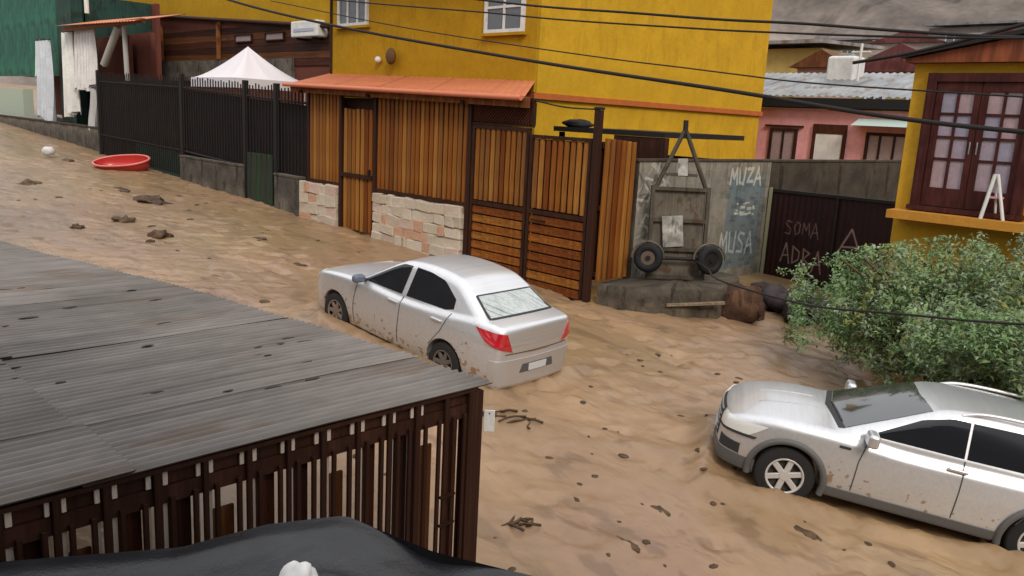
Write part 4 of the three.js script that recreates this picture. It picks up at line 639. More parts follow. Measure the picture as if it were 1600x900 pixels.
{ // silver sedan seen from behind
  const t = thing('silver_sedan', 'silver four door sedan seen from behind, standing in the mud', 'car', [-8.49, 0.695, -7.94], 0);
  t.rotation.set(0.0, Math.PI + 0.06, 0.10); t.scale.setScalar(1.02);
  const c = { wheelbase: 2.465, wheelY: 0.30, archR: 0.345, archIn: 0.5, floor: 0.2, nose: 3.3, tail: -0.98, belt: 0.95, crown: 0.07, roofCrown: 0.10,
    plan: [[-1.0, 0.70], [-0.8, 0.78], [-0.4, 0.825], [0.4, 0.84], [1.6, 0.845], [2.5, 0.835], [2.9, 0.78], [3.15, 0.67], [3.3, 0.52]],
    flank: [[0.2, 0.92], [0.4, 0.985], [0.62, 1.0], [0.85, 0.985], [0.98, 0.955], [1.1, 0.92]],
    deck: [[-1.2, 1.04], [-0.98, 1.07], [-0.8, 1.095], [-0.6, 1.105], [0, 1.04], [1.0, 0.98], [2.0, 0.995], [2.4, 0.97], [2.8, 0.91], [3.1, 0.82], [3.25, 0.74], [3.45, 0.62]],
    roof: [[-1.0, 0.79], [-0.66, 1.07], [-0.35, 1.26], [0.0, 1.45], [0.2, 1.49], [0.6, 1.51], [1.0, 1.485], [1.25, 1.43], [1.65, 1.21], [2.05, 0.98], [2.4, 0.8]],
    cabin: [[0.9, 0.775], [1.0, 0.755], [1.45, 0.585], [1.6, 0.53]] };
  const { shell, full } = carField(c), pm = paint(C(0.58, 0.58, 0.59));
  part(t, 'body', surfaceNet(full, [-1.2, 0.1, -1.0], [3.5, 1.65, 1.0], 0.024), paint(C(0.68, 0.68, 0.69), true));
  for (const s of [-1, 1]) {
    part(t, 'side_window', patch(shell, [[1.02, 1.0], [1.88, 0.985]], [[1.0, 1.40], [1.18, 1.385], [1.35, 1.30], [1.82, 1.02]], sideRay(s)), darkGlass);
    part(t, 'side_window', patch(shell, [[-0.02, 1.075], [0.12, 1.03], [0.92, 1.0]], [[0.0, 1.20], [0.3, 1.375], [0.6, 1.41], [0.9, 1.405]], sideRay(s)), darkGlass);
    part(t, 'door_seam', strip(shell, [[0.97, 0.3], [0.96, 0.7], [0.965, 0.98]], sideRay(s)), seamM); part(t, 'door_seam', strip(shell, [[1.98, 0.3], [2.0, 0.6], [1.95, 0.95]], sideRay(s)), seamM); part(t, 'door_seam', strip(shell, [[0.3, 0.5], [0.1, 0.75], [-0.02, 1.02]], sideRay(s)), seamM);
    for (const hx of [1.12, 0.2]) part(t, 'door_handle', plank(0.2, 0.035, 0.04, 0.012), pm, [hx, 0.88, s * 0.835]);
    part(t, 'tail_lamp', patch(shell, s < 0 ? [[Math.PI + 1.08, 0.85], [Math.PI + 0.66, 0.73]] : [[Math.PI - 0.66, 0.73], [Math.PI - 1.08, 0.85]], s < 0 ? [[Math.PI + 1.3, 1.0], [Math.PI + 0.78, 0.99]] : [[Math.PI - 0.78, 0.99], [Math.PI - 1.3, 1.0]], planRay(-0.3), 0.012), lampRed);
    part(t, 'headlamp', patch(shell, s < 0 ? [[-0.85, 0.66], [-0.35, 0.64]] : [[0.35, 0.64], [0.85, 0.66]], s < 0 ? [[-1.0, 0.84], [-0.42, 0.74]] : [[0.42, 0.74], [1.0, 0.84]], planRay(2.5), 0.01), lampClear);
    const mir = part(t, 'wing_mirror', new RoundedBoxGeometry(0.13, 0.12, 0.2, 4, 0.05), s < 0 ? mat(C(0.10, 0.12, 0.16), { roughness: 0.3 }) : pm, [1.84, 1.02, s * 0.90]); part(mir, 'mirror_arm', plank(0.07, 0.04, 0.16, 0.01), trim, [0.0, -0.03, -s * 0.08]);
    wheel(t, 0, c.wheelY, s * 0.72, 0.30, 0.19, 7, mat(C(0.11, 0.09, 0.075), { roughness: 0.7 }), s); wheel(t, c.wheelbase, c.wheelY, s * 0.72, 0.30, 0.19, 7, mat(C(0.16, 0.12, 0.09), { roughness: 0.7 }), s);
  }
  const rg = part(t, 'rear_window', patch(shell, [[-0.60, 1.11], [0.60, 1.11]], [[-0.52, 1.435], [0.52, 1.435]], rearRay, 0.008, 18, 12), phys(C(0.40, 0.44, 0.425), { roughness: 0.3, clearcoat: 1, clearcoatRoughness: 0.05, map: rep(TX.fog, 1.1) }), null, null, 'pale rear window with darker specks and streaks');
  for (const [a, b] of [[[[-0.635, 1.09], [-0.60, 1.10]], [[-0.55, 1.445], [-0.52, 1.445]]], [[[0.60, 1.10], [0.635, 1.09]], [[0.52, 1.445], [0.55, 1.445]]], [[[-0.53, 1.43], [0.53, 1.43]], [[-0.53, 1.45], [0.53, 1.45]]], [[[-0.61, 1.088], [0.61, 1.088]], [[-0.60, 1.108], [0.60, 1.108]]]]) part(rg, 'window_seal', patch(shell, a, b, rearRay, 0.009, 12, 3), trim);
  part(t, 'windscreen', patch(shell, [[1.95, -0.6], [1.99, 0], [1.95, 0.6]], [[1.30, -0.48], [1.33, 0], [1.30, 0.48]], topRay, 0.006), darkGlass);
  part(t, 'boot_seam', patch(shell, [[-0.62, 0.70], [0.62, 0.70]], [[-0.62, 0.712], [0.62, 0.712]], (z, y) => [[-1.5, y, z], [1, 0, 0]], 0.004, 14, 1), seamM);
  part(t, 'bumper', patch(shell, [[Math.PI - 1.0, 0.27], [Math.PI + 1.0, 0.27]], [[Math.PI - 1.0, 0.62], [Math.PI + 1.0, 0.62]], planRay(-0.3), 0.014, 26, 8), pm);
  part(t, 'number_plate', patch(shell, [[-0.18, 0.43], [0.18, 0.43]], [[-0.18, 0.53], [0.18, 0.53]], (z, y) => [[-1.5, y, z], [1, 0, 0]], 0.026, 6, 3), mat(C(0.5, 0.5, 0.5)));
  part(t, 'plate_recess', patch(shell, [[-0.34, 0.42], [0.34, 0.42]], [[-0.30, 0.54], [0.30, 0.54]], (z, y) => [[-1.5, y, z], [1, 0, 0]], 0.02, 8, 3), mat(C(0.08, 0.08, 0.09), { roughness: 0.5 }));
}
{ // silver sport utility car at the right
  const t = thing('silver_suv', 'silver sport utility car with black windows stuck in the mud at the right', 'car', [-2.03, 0.005, -10.2], 0);
  t.rotation.set(0, Math.PI + 0.527, 0.13); t.scale.setScalar(0.91);
  const c = { wheelbase: 2.85, wheelY: 0.37, archR: 0.425, archIn: 0.58, floor: 0.26, nose: 3.72, tail: -0.95, belt: 1.05, crown: 0.09, roofCrown: 0.08, round: 0.1,
    plan: [[-1.0, 0.78], [-0.7, 0.87], [0, 0.93], [1.4, 0.935], [2.6, 0.93], [3.0, 0.90], [3.4, 0.80], [3.6, 0.68], [3.75, 0.55]],
    flank: [[0.25, 0.94], [0.45, 0.985], [0.7, 1.0], [0.92, 0.985], [1.05, 0.955], [1.15, 0.92]],
    deck: [[-1.1, 1.05], [-0.6, 1.12], [0.5, 1.10], [1.6, 1.08], [2.25, 1.12], [2.7, 1.12], [3.15, 1.07], [3.45, 0.985], [3.62, 0.90], [3.85, 0.76]],
    roof: [[-1.15, 0.9], [-0.92, 1.2], [-0.72, 1.48], [-0.5, 1.585], [0, 1.65], [0.5, 1.67], [0.95, 1.65], [1.3, 1.595], [1.75, 1.40], [2.42, 1.09], [2.75, 0.88]],
    cabin: [[1.0, 0.855], [1.1, 0.84], [1.6, 0.66], [1.75, 0.6]] };
  const { shell, full } = carField(c), pm = paint(C(0.55, 0.55, 0.56));
  part(t, 'body', surfaceNet(full, [-1.2, 0.15, -1.1], [3.95, 1.85, 1.1], 0.028), paint(C(0.63, 0.63, 0.64), true));
  const grey = mat(C(0.10, 0.095, 0.09), { roughness: 0.6 });
  for (const s of [-1, 1]) {
    part(t, 'side_window', patch(shell, [[1.0, 1.125], [2.0, 1.125]], [[1.0, 1.525], [1.2, 1.52], [1.5, 1.43], [1.98, 1.165]], sideRay(s)), darkGlass);
    part(t, 'side_window', patch(shell, [[-0.02, 1.14], [0.97, 1.125]], [[0.0, 1.51], [0.45, 1.54], [0.97, 1.527]], sideRay(s)), darkGlass);
    part(t, 'side_window', patch(shell, [[-0.7, 1.19], [-0.06, 1.14]], [[-0.55, 1.42], [-0.3, 1.49], [-0.06, 1.508]], sideRay(s)), darkGlass);
    for (const hx of [1.05, 0.05]) part(t, 'door_handle', plank(0.22, 0.04, 0.05, 0.014), pm, [hx, 1.0, s * 0.925]);
    for (const line of [[[0.98, 0.42], [0.98, 0.75], [0.985, 1.1]], [[2.1, 0.42], [2.1, 0.8], [2.04, 1.1]], [[0.32, 0.55], [0.15, 0.85], [-0.03, 1.1]]]) part(t, 'door_seam', strip(shell, line, sideRay(s), 0.014), seamM);
    part(t, 'side_repeater', plank(0.13, 0.03, 0.02, 0.01), trim, [2.28, 0.93, s * 0.928]);
    part(t, 'sill', patch(shell, [[0.5, 0.28], [2.36, 0.28]], [[0.44, 0.40], [2.42, 0.40]], sideRay(s), 0.014), grey);
    part(t, 'roof_rail', tube([[-0.5, 1.55, s * 0.64], [-0.35, 1.625, s * 0.64], [0.3, 1.665, s * 0.635], [0.9, 1.635, s * 0.63], [1.1, 1.57, s * 0.63]], 0.022, 30, 8), mat(C(0.62, 0.62, 0.62), { roughness: 0.35, metalness: 0.5 }));
    for (const wx of [0, c.wheelbase]) { const arc = []; for (let i = 0; i <= 20; i++) { const a = lerp(-0.25, Math.PI + 0.25, i / 20); arc.push([wx + Math.cos(a) * 0.445, c.wheelY + Math.sin(a) * 0.445]); } const q = arc.map(([x, y]) => { const p = castTo(shell, [x, Math.max(y, 0.3), s * 1.3], [0, 0, -s]); return [x, y, p[2] + s * 0.006]; }); part(t, 'wheel_arch_trim', tube(q, 0.042, 40, 7), grey); }
    part(t, 'headlamp', patch(shell, s < 0 ? [[-0.93, 0.74], [-0.42, 0.70]] : [[0.42, 0.70], [0.93, 0.74]], s < 0 ? [[-1.12, 0.90], [-0.45, 0.86]] : [[0.45, 0.86], [1.12, 0.90]], planRay(2.75), 0.012), lampClear);
    part(t, 'lamp_surround', patch(shell, s < 0 ? [[-1.0, 0.71], [-0.40, 0.67]] : [[0.40, 0.67], [1.0, 0.71]], s < 0 ? [[-1.02, 0.74], [-0.40, 0.70]] : [[0.40, 0.70], [1.02, 0.74]], planRay(2.75), 0.016, 14, 2), trim);
    part(t, 'fog_lamp', patch(shell, s < 0 ? [[-0.85, 0.46], [-0.55, 0.46]] : [[0.55, 0.46], [0.85, 0.46]], s < 0 ? [[-0.85, 0.58], [-0.55, 0.60]] : [[0.55, 0.60], [0.85, 0.58]], planRay(2.75), 0.01, 8, 4), trim);
    part(t, 'tail_lamp', patch(shell, s < 0 ? [[Math.PI + 1.2, 0.95], [Math.PI + 0.7, 0.92]] : [[Math.PI - 0.7, 0.92], [Math.PI - 1.2, 0.95]], s < 0 ? [[Math.PI + 1.2, 1.12], [Math.PI + 0.7, 1.12]] : [[Math.PI - 0.7, 1.12], [Math.PI - 1.2, 1.12]], planRay(-0.2), 0.012), lampRed);
    const mir = part(t, 'wing_mirror', new RoundedBoxGeometry(0.13, 0.17, 0.25, 4, 0.045), pm, [2.04, 1.14, s * 1.02]); part(mir, 'mirror_arm', plank(0.1, 0.05, 0.2, 0.02), trim, [0.0, -0.08, -s * 0.09]);
    const rm = mat(C(0.55, 0.53, 0.50), { roughness: 0.4, metalness: 0.4 }); wheel(t, 0, c.wheelY, s * 0.79, 0.365, 0.24, 6, rm, s); wheel(t, c.wheelbase, c.wheelY, s * 0.79, 0.365, 0.24, 6, rm, s);
  }
  const ws = part(t, 'windscreen', patch(shell, [[2.30, -0.73], [2.40, 0], [2.30, 0.73]], [[1.40, -0.60], [1.44, 0], [1.40, 0.60]], topRay, 0.006, 20, 12), phys(C(0.035, 0.036, 0.034), { roughness: 0.1, clearcoat: 0.6 }));
  part(ws, 'wiper', patch(shell, [[2.34, -0.55], [2.4, 0.1]], [[2.32, -0.55], [2.38, 0.1]], topRay, 0.02, 12, 1), trim);
  part(ws, 'scuttle', patch(shell, [[2.38, -0.72], [2.48, 0], [2.38, 0.72]], [[2.305, -0.74], [2.405, 0], [2.305, 0.74]], topRay, 0.008, 16, 2), trim);
  part(t, 'grille', patch(shell, [[-0.34, 0.48], [0.34, 0.48]], [[-0.36, 0.86], [0.36, 0.86]], (a, y) => planRay(2.75)(a, y), 0.008, 12, 8), trim);
  for (let i = 0; i < 5; i++) part(t, 'grille_bar', patch(shell, [[-0.32, 0.53 + i * 0.07], [0.32, 0.53 + i * 0.07]], [[-0.32, 0.545 + i * 0.07], [0.32, 0.545 + i * 0.07]], planRay(2.75), 0.018, 10, 1), mat(C(0.4, 0.4, 0.4), { metalness: 0.5, roughness: 0.4 }));
  part(t, 'rear_window', patch(shell, [[-0.62, 1.2], [0.62, 1.2]], [[-0.52, 1.5], [0.52, 1.5]], rearRay, 0.008), darkGlass);
  part(t, 'lower_bumper', patch(shell, [[-1.05, 0.28], [1.05, 0.28]], [[-1.05, 0.44], [1.05, 0.44]], planRay(2.75), 0.012, 26, 4), grey);
  part(t, 'number_plate', patch(shell, [[-0.16, 0.50], [0.16, 0.50]], [[-0.16, 0.58], [0.16, 0.58]], planRay(2.75), 0.024, 6, 2), mat(C(0.5, 0.5, 0.48)));
  for (const y of [-0.45, 0.02]) part(t, 'bonnet_crease', patch(shell, [[2.6, y + 0.2], [3.3, y + 0.16]], [[2.6, y + 0.22], [3.3, y + 0.18]], topRay, 0.008, 12, 1), pm);
}

// ---------------------------------------------------------------- carport with corrugated roof and slatted side, in the foreground
{
  const cp = thing('carport', 'carport with grey corrugated roof and dark slatted wooden side in the foreground', 'carport');
  const far = [[-14.6, -2.05], [-12.04, -2.67], [-8.42, -3.4], [-6.17, -3.77], [-5.02, -3.9], [-4.13, -3.99]];
  const farZ = (x) => interp(far, x), roofY = (x, z) => 2.5 + 0.012 * Math.sin(x * 1.3) + 0.006 * (z + 4) * 0;
  const x1 = -4.12, w = 0.81, n = 13;
  for (let i = 0; i < n; i++) {
    const xb = x1 - i * w, xa = xb - w - 0.06, s = rnd(), zt = rr(-0.05, 0.05);
    for (const [za, zb, lift] of [[null, -1.2 + zt, 0], [-1.45 + zt, -0.25, 0.014]]) {
      const g = gridGeo(96, 4, (u, v) => { const x = lerp(xa, xb, u), z0 = za ?? farZ(x) + (s - 0.5) * 0.05, z = lerp(z0, zb, v); return [x, roofY(x, z) + lift + i % 2 * 0.007 + 0.017 * Math.sin((x + 4.12) / 0.0765 * 6.2832) + 0.006 * Math.sin(z * 2 + i), z]; }, (u, v, p) => [p[0] + i * 0.37, p[2] + i * 0.61]);
      part(cp, 'roof_sheet', g, M.roof[(i + (lift ? 1 : 0)) % 4]);
    }
    
  }
  const wx = -4.2;
  part(cp, 'fascia', bxAt(wx + 0.02, wx + 0.05, 2.455, 2.482, -3.86, -0.3), boardMats[2]);
  part(cp, 'fascia', bxAt(wx - 0.05, wx + 0.005, 2.365, 2.478, -3.78, -0.3), boardMats[2]);
  part(cp, 'rail', bxAt(wx - 0.05, wx + 0.02, 2.26, 2.36, -3.78, -0.3), boardMats[2]);
  part(cp, 'rail', bxAt(wx - 0.05, wx + 0.02, 0.75, 0.84, -3.78, -0.3), boardMats[2]);
  part(cp, 'corner_post', plank(0.12, 2.4, 0.14, 0.01), M.frameWood, [wx - 0.01, 1.25, -3.85]);
  let z = -3.76, k = 0;
  while (z < -0.4) {                             // a board, then two slits parted by a thin dark bar
    const bw = rr(0.115, 0.15), sl = rr(0.028, 0.04), bars = rr(0.03, 0.045), top = k % 3 === 1 ? 2.10 : 2.255, lo = 0.45;
    part(cp, 'board', plank(0.022, top - lo, bw), boardMats[k % 3], [wx - 0.06, (top + lo) / 2, z + bw / 2]);
    part(cp, 'bar', plank(0.022, 1.85, 0.03, 0.005), M.frameWood, [wx + 0.035, 1.375, z + 0.008]); part(cp, 'bar', plank(0.022, 1.85, 0.03, 0.005), M.frameWood, [wx + 0.035, 1.375, z + bw - 0.008]);
    part(cp, 'bar', plank(0.022, 2.0, bars, 0.005), M.frameWood, [wx + 0.035, 1.46, z + bw + sl + bars / 2 + 0.01]);
    
    if (k > 0) for (const [q, hb] of [[0.006 + sl / 2, 2.0 - (k % 3) * 0.12], [sl * 1.5 + bars + 0.014, 2.0 - ((k + 1) % 3) * 0.1]]) { part(cp, 'bright_slit', plank(0.016, hb, sl * 0.95, 0.004), M.bright_slit, [wx - 0.005, 2.255 - hb / 2, z + bw + q]); part(cp, 'bright_slit_end', plank(0.016, 0.085, sl * 0.8, 0.004), M.bright_slit, [wx + 0.02, 2.41, z + bw + q]); }  // added pale strips give the slits the brightness of daylight through gaps
    if (k === 0) for (const y of [1.72, 1.5]) part(cp, 'crossbar', bx(0.02, 0.018, sl * 2 + bars + 0.03), M.frameWood, [wx + 0.06, y, z + bw + sl + bars / 2]);
    z += bw + sl * 2 + bars + 0.012; k++;
  }
  for (const x of [-4.6, -8.4, -12.4]) part(cp, 'post', plank(0.12, 2.2, 0.12, 0.01), M.frameWood, [x, 1.35, farZ(x) + 0.35]);
  for (const [zb, xa] of [[-3.3, -8.4], [-1.9, -13.5], [-0.5, -13.5]]) part(cp, 'purlin', bxAt(xa, -4.3, 2.40, 2.47, zb - 0.03, zb + 0.03), M.frameWood);
  const leaves = []; for (let i = 0; i < 30; i++) { const row = [-2.75, -2.2, -1.75, -1.35, -3.2][i % 5], x = row === -3.2 ? rr(-6.2, -5.2) : rr(-9.5, -4.9) - (row + 2) * 0.6, zz = row + rr(-0.25, 0.25); const g = lump(rr(0.010, 0.022), 0.006, rr(0.03, 0.08), i + 3, 1, 0.6); g.rotateY(rr(-0.25, 0.25)); g.translate(x, roofY(x, zz) + 0.018, zz); leaves.push(g); }
  const o = single('roof_litter', 'dark scraps of wet leaf litter scattered on the corrugated roof', 'litter', merge(leaves), mat(C(0.03, 0.024, 0.02), { roughness: 0.8 })); o.userData.kind = 'stuff';
  const s = thing('white_plaque', 'small white plaque fixed beside the dark carport corner post', 'plaque', [-4.12, 2.13, -3.955], 0.78);
  part(s, 'plate', plank(0.08, 0.17, 0.012, 0.005), M.white, [0, 0.08, 0]); part(s, 'screw', new THREE.CylinderGeometry(0.006, 0.006, 0.016, 8).rotateX(Math.PI / 2), M.darkIron, [0, 0.14, 0]);
}
{ // dark tarpaulin over a low frame next to the carport
  const t = thing('navy_tarpaulin', 'dark navy tarpaulin stretched over a low frame at the bottom of the view', 'tarpaulin');
  const far = [[-4.1, 2.27, 0.6], [-4.08, 2.255, -0.81], [-3.84, 2.17, -1.55], [-3.77, 2.18, -1.99], [-3.58, 2.19, -2.36], [-2.98, 2.18, -2.51], [-2.43, 2.17, -2.79], [-1.2, 2.12, -3.4]], near = [[-2.7, 2.1, 1.6], [-2.5, 2.1, 0.6], [-2.3, 2.08, 0.1], [-2.1, 2.08, -0.3], [-1.7, 2.08, -0.8], [-1.3, 2.06, -1.1], [-0.9, 2.05, -1.3], [0.2, 2.0, -1.8]];
  const top = gridGeo(90, 40, (u, v) => {
    const a = edgeAt(far, u), b = edgeAt(near, u), p = a.map((q, i) => lerp(q, b[i], v));
    const d = Math.hypot(p[0] + 3.0, p[2] + 2.55); p[1] += 0.05 * Math.pow(Math.abs(Math.sin(v * 15 + u * 2.5 + 0.5 * Math.sin(u * 9))), 9) * sstep(0, 0.12, v) * (1 - 0.5 * u) + 0.035 * (fbm(p[0] * 4, p[2] * 4, 4) - 0.5) * sstep(0, 0.15, v) - 0.06 * Math.exp(-(((p[0] + 2.95) / 0.28) ** 2 + ((p[2] + 2.5) / 0.16) ** 2)); return p;
  });
  const tm = phys(C(0.020, 0.021, 0.027), { roughness: 0.4, specularIntensity: 0.9, map: rep(TX.concrete, 0.9), bumpMap: rep(TX.rough, 1.5), bumpScale: 0.003 });
  part(t, 'sheet', top, tm);
  part(t, 'skirt', gridGeo(90, 10, (u, v) => { const p = edgeAt(far, u); return [p[0] - 0.04 * v + (u > 0.6 ? -0.02 : 0.0) * v, p[1] - 0.003 - v * 0.5, p[2] - 0.04 * v + 0.02 * Math.sin(u * 60) * v]; }, (u, v, p) => [u * 5, p[1]]), tm);
  for (const [x, z] of [[-3.45, -2.2], [-1.4, -3.15], [-3.9, 0.4], [-0.3, -1.8]]) part(t, 'leg', bar([x, gy(x) - 0.1, z], [x, 1.98, z], 0.025, 8), M.darkIron);
  part(t, 'ridge_bar', merge([bar([-4.0, 2.17, -0.8], [-3.5, 2.1, -2.25], 0.02, 6), bar([-3.5, 2.1, -2.3], [-1.25, 2.05, -3.25], 0.02, 6)]), M.darkIron);
  const b = thing('white_bag', 'crumpled white plastic bag lying on the navy tarpaulin', 'bag', [-3.13, 2.15, -1.8]);
  part(b, 'bag', (() => { const g = lump(0.085, 0.10, 0.085, 31, 3, 0.5); return g; })(), mat(C(0.66, 0.64, 0.62), { roughness: 0.6 }), [0, 0.06, 0]);
}

// ---------------------------------------------------------------- green bush over the far side of the car
{
  const b = thing('green_bush', 'large grey green leafy bush leaning over the silver sport utility car', 'bush', [-3.75, 0.5, -13.3]);
  const limbs = [], pos = [], col = [], nor = [];
  const tone = [[0.12, 0.215, 0.075], [0.17, 0.28, 0.10], [0.22, 0.30, 0.14], [0.28, 0.34, 0.21], [0.22, 0.24, 0.065]];
  const lumpy = (x, y, z) => 0.5 * fbm(x * 1.5 + z * 1.1 + 20, y * 2.1 + z * 0.7 + 5, 3) + 0.5 * fbm(x * 3.4 - z * 1.9 + 60, y * 4.2 + z * 2.3, 2);
  for (let i = 0; i < 70; i++) { const a = rr(0, 6.283), r = Math.sqrt(rnd()), c = [Math.cos(a) * r * 2.5 + 0.4, rr(0.9, 2.2), Math.sin(a) * r * 1.0 + 0.2]; limbs.push(tube([[rr(-0.12, 0.12), -0.3, rr(-0.12, 0.12)], [c[0] * 0.35, c[1] * 0.5, c[2] * 0.35], [c[0] * 0.75, c[1] * 0.85, c[2] * 0.75], c], 0.012 + 0.012 * rnd(), 14, 5)); }
  let made = 0;
  for (let i = 0; i < 400000 && made < 62000; i++) {
    const over = i % 7 === 0;                  // the spray that droops towards the car roof
    const ux = rr(-1.15, 1.15), uy = rr(-1.15, 1.15), uz = rr(-1.15, 1.15), x = over ? 1.6 + ux * 1.6 : 0.4 + ux * 2.75, y = over ? 1.42 + uy * 0.45 : 1.12 + uy * (1.35 - 0.16 * Math.max(0, -ux) * 3) + 0.06 * x, z = over ? 2.15 + uz * 0.65 : 0.15 + uz * 1.2;
    const rho = Math.hypot(ux, uy, uz), n = lumpy(x, y, z); if (rho + (0.5 - n) * 2.4 > 0.92 || n < 0.40 || (rho < 0.45 && rnd() < 0.6)) continue;
    const l = rr(0.022, 0.066), wd = l * rr(0.3, 0.45), q = new THREE.Quaternion().setFromEuler(new THREE.Euler(rr(-0.65, 0.65), rr(0, 6.28), rr(-0.65, 0.65))), P = (px, py, pz) => new THREE.Vector3(px, py, pz).applyQuaternion(q), k0 = Math.floor(vnoise(x * 1.9 + 7, y * 2 + z * 2) * 4.99);
    const A = P(-l, -0.012, 0), B = P(0, 0.008, wd), D = P(0, 0.008, -wd), E = P(l, -0.02, 0), N = P(0, 1, 0), c = tone[rnd() < 0.65 ? k0 : Math.floor(rnd() * 5)], f = rr(0.8, 1.25);
    for (const v of [A, B, D, D, B, E]) { pos.push(x + v.x, y + v.y, z + v.z); nor.push(N.x, N.y, N.z); col.push(c[0] * f, c[1] * f, c[2] * f); }
    made++;
  }
  const g = new THREE.BufferGeometry(); g.setAttribute('position', new THREE.Float32BufferAttribute(pos, 3)); g.setAttribute('normal', new THREE.Float32BufferAttribute(nor, 3)); g.setAttribute('color', new THREE.Float32BufferAttribute(col, 3));
  part(b, 'trunk', merge([bar([0, -0.8, 0], [0.05, 0.4, 0], 0.09, 9)]), woodM(C(0.14, 0.10, 0.07))); part(b, 'limbs', merge(limbs), woodM(C(0.14, 0.10, 0.07)));
  part(b, 'crown', g, phys(C(1, 1, 1), { vertexColors: true, roughness: 0.8, specularIntensity: 0.4, transmission: 0.35, thickness: 0 }));
}

// ---------------------------------------------------------------- things carried by the mud
const debM = mat(C(0.15, 0.088, 0.05), { roughness: 0.7, map: rep(TX.concrete, 2) }), debM2 = mat(C(0.20, 0.125, 0.075), { roughness: 0.7, map: rep(TX.concrete, 2) });
function clod(label, x, z, r, ry, rz, k, m = debM, turn = 0) { const o = thing('mud_clod', label, 'clod', [x, mudY(x, z) - 0.03, z], turn, 'clods carried by the mud'); part(o, 'clod', lump(r, ry * 0.8, rz, k, 3, 0.85), m, [0, ry * 0.15, 0]); return o; }
clod('large dark clod in mid street below the red boat', -23.9, -9.1, 0.55, 0.2, 0.32, 41);
clod('dark clod above the corrugated roof, nearer than the large one', -18.9, -7.35, 0.32, 0.16, 0.22, 42);
clod('small dark clod just below its bigger neighbour near the roof edge', -18.3, -6.95, 0.1, 0.08, 0.1, 43);
clod('brown clod between the two dark clods on the upper street', -21.0, -7.3, 0.3, 0.14, 0.22, 44, debM2);
clod('small dark clod nearest the roof edge at the left', -20.3, -6.1, 0.17, 0.12, 0.15, 45);
clod('flat brown clod at the far left edge of the street', -28.3, -7.1, 0.55, 0.14, 0.34, 46, debM2);
clod('thin dark streak of debris between the boat and the large clod', -26.5, -9.2, 0.5, 0.06, 0.14, 47);
clod('small dark clod in front of the sedan near the stone wall', -15.2, -8.8, 0.26, 0.08, 0.16, 48);
clod('brown scrap floating left of the stone wall', -17.9, -9.3, 0.28, 0.05, 0.14, 49, debM2);
clod('dark clod at the front wheel of the sedan', -12.75, -8.3, 0.34, 0.14, 0.2, 50);
clod('small pale clod with a dark shadow beside the foam block', -34.4, -10.1, 0.5, 0.1, 0.22, 51, debM2);
function twigs(label, x, z, n, len, k) { const o = thing('twig_bundle', label, 'twigs', [x, mudY(x, z), z], k, 'twigs carried by the mud'); for (let i = 0; i < n; i++) { const a = rr(-1.5, 1.5), l = 0.8 * len * rr(0.5, 1), ox = rr(-0.2, 0.2), oz = rr(-0.14, 0.14); part(o, 'twig', tube([[ox - l / 2 * Math.cos(a), 0.0, oz - l / 2 * Math.sin(a)], [ox, 0.05 * rnd(), oz + 0.05], [ox + l / 2 * Math.cos(a), 0.012, oz + l / 2 * Math.sin(a)]], rr(0.008, 0.018), 8, 5), debM); } return o; }
twigs('bunch of dark twigs right of the white plaque', -7.05, -7.0, 7, 0.5, 0.3); twigs('trailing dark twigs behind the sedan', -6.65, -7.1, 5, 0.45, 0.1); twigs('dark twigs lying near the carport corner post', -5.15, -5.35, 7, 0.30, 0.9);
clod('flat brown scrap in the middle of the lower mud', -4.5, -6.9, 0.13, 0.05, 0.06, 61, debM2); clod('thin brown scrap at the bottom centre of the view', -4.3, -6.1, 0.16, 0.05, 0.05, 62, debM2); clod('brown scrap below the front wheel of the sport utility car', -3.35, -7.9, 0.15, 0.05, 0.06, 63, debM2);
{
  const bits = []; for (let i = 0; i < 120; i++) { const x = i < 80 ? rr(-8.5, -2) : rr(-28, -9), z = i < 80 ? rr(-11.3, -4.6) : rr(-11.3, -6), s = rr(0.016, i < 80 ? 0.05 : 0.1), g = lump(s * rr(0.8, 1.8), s * 0.35, s, 100 + i, 1, 0.5); g.rotateY(rr(0, 3)); g.translate(x, mudY(x, z) - 0.002, z); bits.push(g); }
  const o = single('mud_debris', 'small dark scraps scattered over the mud', 'debris', merge(bits), debM2); o.userData.kind = 'stuff';
  const tr = thing('rubble_heap', 'heap of pale rubble and rubbish under the green bush', 'rubble', [-3.3, gy(-3.3), -12.75]);
  for (let i = 0; i < 26; i++) part(tr, 'piece', lump(rr(0.06, 0.2), rr(0.05, 0.13), rr(0.06, 0.18), 300 + i, 1, 0.5), i % 5 === 0 ? M.white : i % 2 ? debM2 : mat(C(0.25, 0.20, 0.16), { roughness: 0.9 }), [rr(-0.4, 2.0), rr(0.25, 0.7), rr(-0.35, 0.3)]);
}

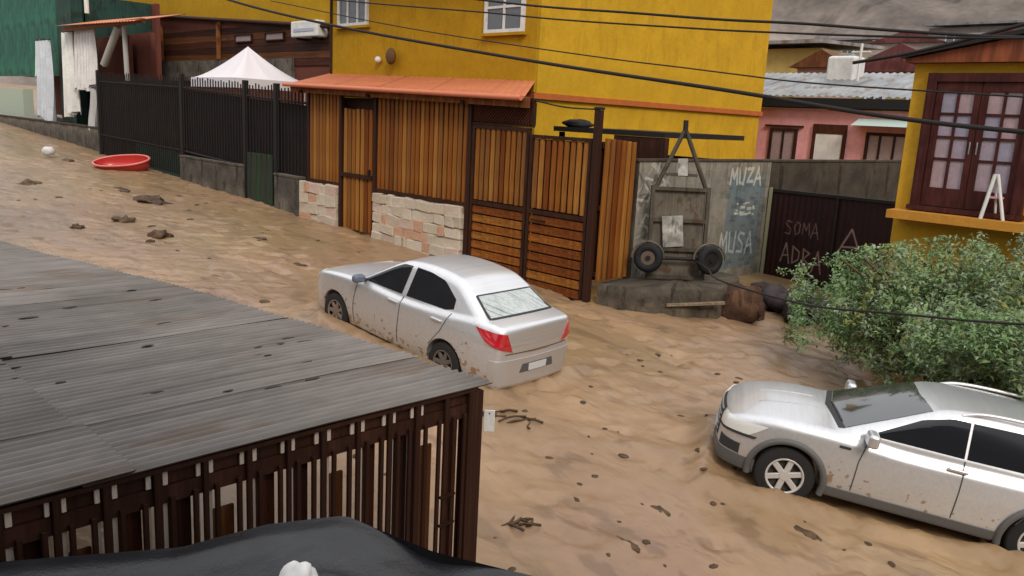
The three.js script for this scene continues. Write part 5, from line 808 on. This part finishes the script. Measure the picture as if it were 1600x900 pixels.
// ---------------------------------------------------------------- overhead cables
function cable(label, pts, r = 0.022) { const o = single('overhead_cable', label, 'cable', tube(pts, r, 90, 6), M.cable, [0, 0, 0], null, 'cables over the street'); return o; }
cable('thick drooping cable crossing the yellow house from upper left to the glazed door', [[-30, 8.9, -10.5], [-21.66, 7.08, -10.5], [-16.81, 6.26, -10.5], [-10.17, 5.37, -10.5], [-6.16, 4.91, -10.5], [-4.18, 4.66, -10.5], [-2.63, 4.54, -10.5], [2, 4.4, -10.5]], 0.032);
cable('thin cable across the yellow walls just under the upper window sill', [[-30, 8.3, -11], [-15.62, 6.7, -11], [-12.18, 6.35, -11], [-10.21, 6.13, -11], [-7.35, 5.87, -11], [-6.64, 5.81, -11], [-3, 5.6, -11], [3, 5.6, -11]], 0.016);
cable('topmost cable running right across the grey hillside', [[-20, 7.7, -11.3], [-11.22, 6.46, -11.3], [-8.86, 6.21, -11.3], [-7.08, 6.02, -11.3], [-5.79, 5.91, -11.3], [-4.41, 5.76, -11.3], [-3.0, 5.64, -11.3], [3, 5.5, -11.3]], 0.022);
cable('faint thin cable just above the thick drooping cable', [[-20, 7.0, -10.8], [-14, 6.08, -10.8], [-8.72, 5.42, -10.8], [-7.47, 5.29, -10.8], [-6.36, 5.17, -10.8], [-5.48, 5.08, -10.8], [0, 4.8, -10.8]], 0.012);
cable('dark cable rising to the upper right above the brown gable', [[-6.2, 5.6, -14], [-5.25, 5.75, -14], [-3.75, 6.12, -14], [-1, 6.9, -14]], 0.03);
cable('dark cable sagging across the green bush', [[-8.75, 1.85, -13.8], [-7.3, 2.1, -11.9], [-5.09, 2.51, -9.0], [-4.08, 2.46, -9.0], [-3.16, 2.56, -9.0], [-1.97, 2.7, -9.0], [1, 3.3, -9.0]], 0.013);
cable('short wire from the terracotta roof to the tall gate post', [[-11.8, 4.78, -12.1], [-10.9, 4.66, -12.1], [-10.04, 4.64, -12.1]], 0.016);

// ---------------------------------------------------------------- unseen houses added on the camera's side of the street to close off the sky
for (const [x0, x1, z0, h, label] of [[-2.2, 14, 1.2, 7.2, 'unseen two storey house added on the near side to close off the sky beside the navy tarpaulin'], [-48, -15.2, -1.6, 6.2, 'unseen long grey house added on the near side to close off the sky beyond the carport']]) {
  const n = thing('added_near_house', label, 'house', [0, 0, 0], 0, 'unseen houses added on the near side of the street');
  part(n, 'wall', bxAt(x0, x1, -1, h, z0, z0 + 9), M.greyWall); part(n, 'roof', bxAt(x0 - 0.4, x1 + 0.4, h + 0.003, h + 0.2, z0 - 0.6, z0 + 9.4), M.zinc);
  for (let i = 0; i < 4; i++) { const w = (x1 - x0) / 9, xa = x0 + w * (1 + 2 * i); const q = windowPart(n, xa, xa + Math.min(w, 1.4), h - 2.4, h - 1.1, 0, { nx: 2 }); q.position.z = z0; q.scale.z = -1; }
}

// ---------------------------------------------------------------- shadows
scene.traverse((o) => { if (o.isMesh) { o.castShadow = true; o.receiveShadow = true; } });
renderer.render(scene, camera);
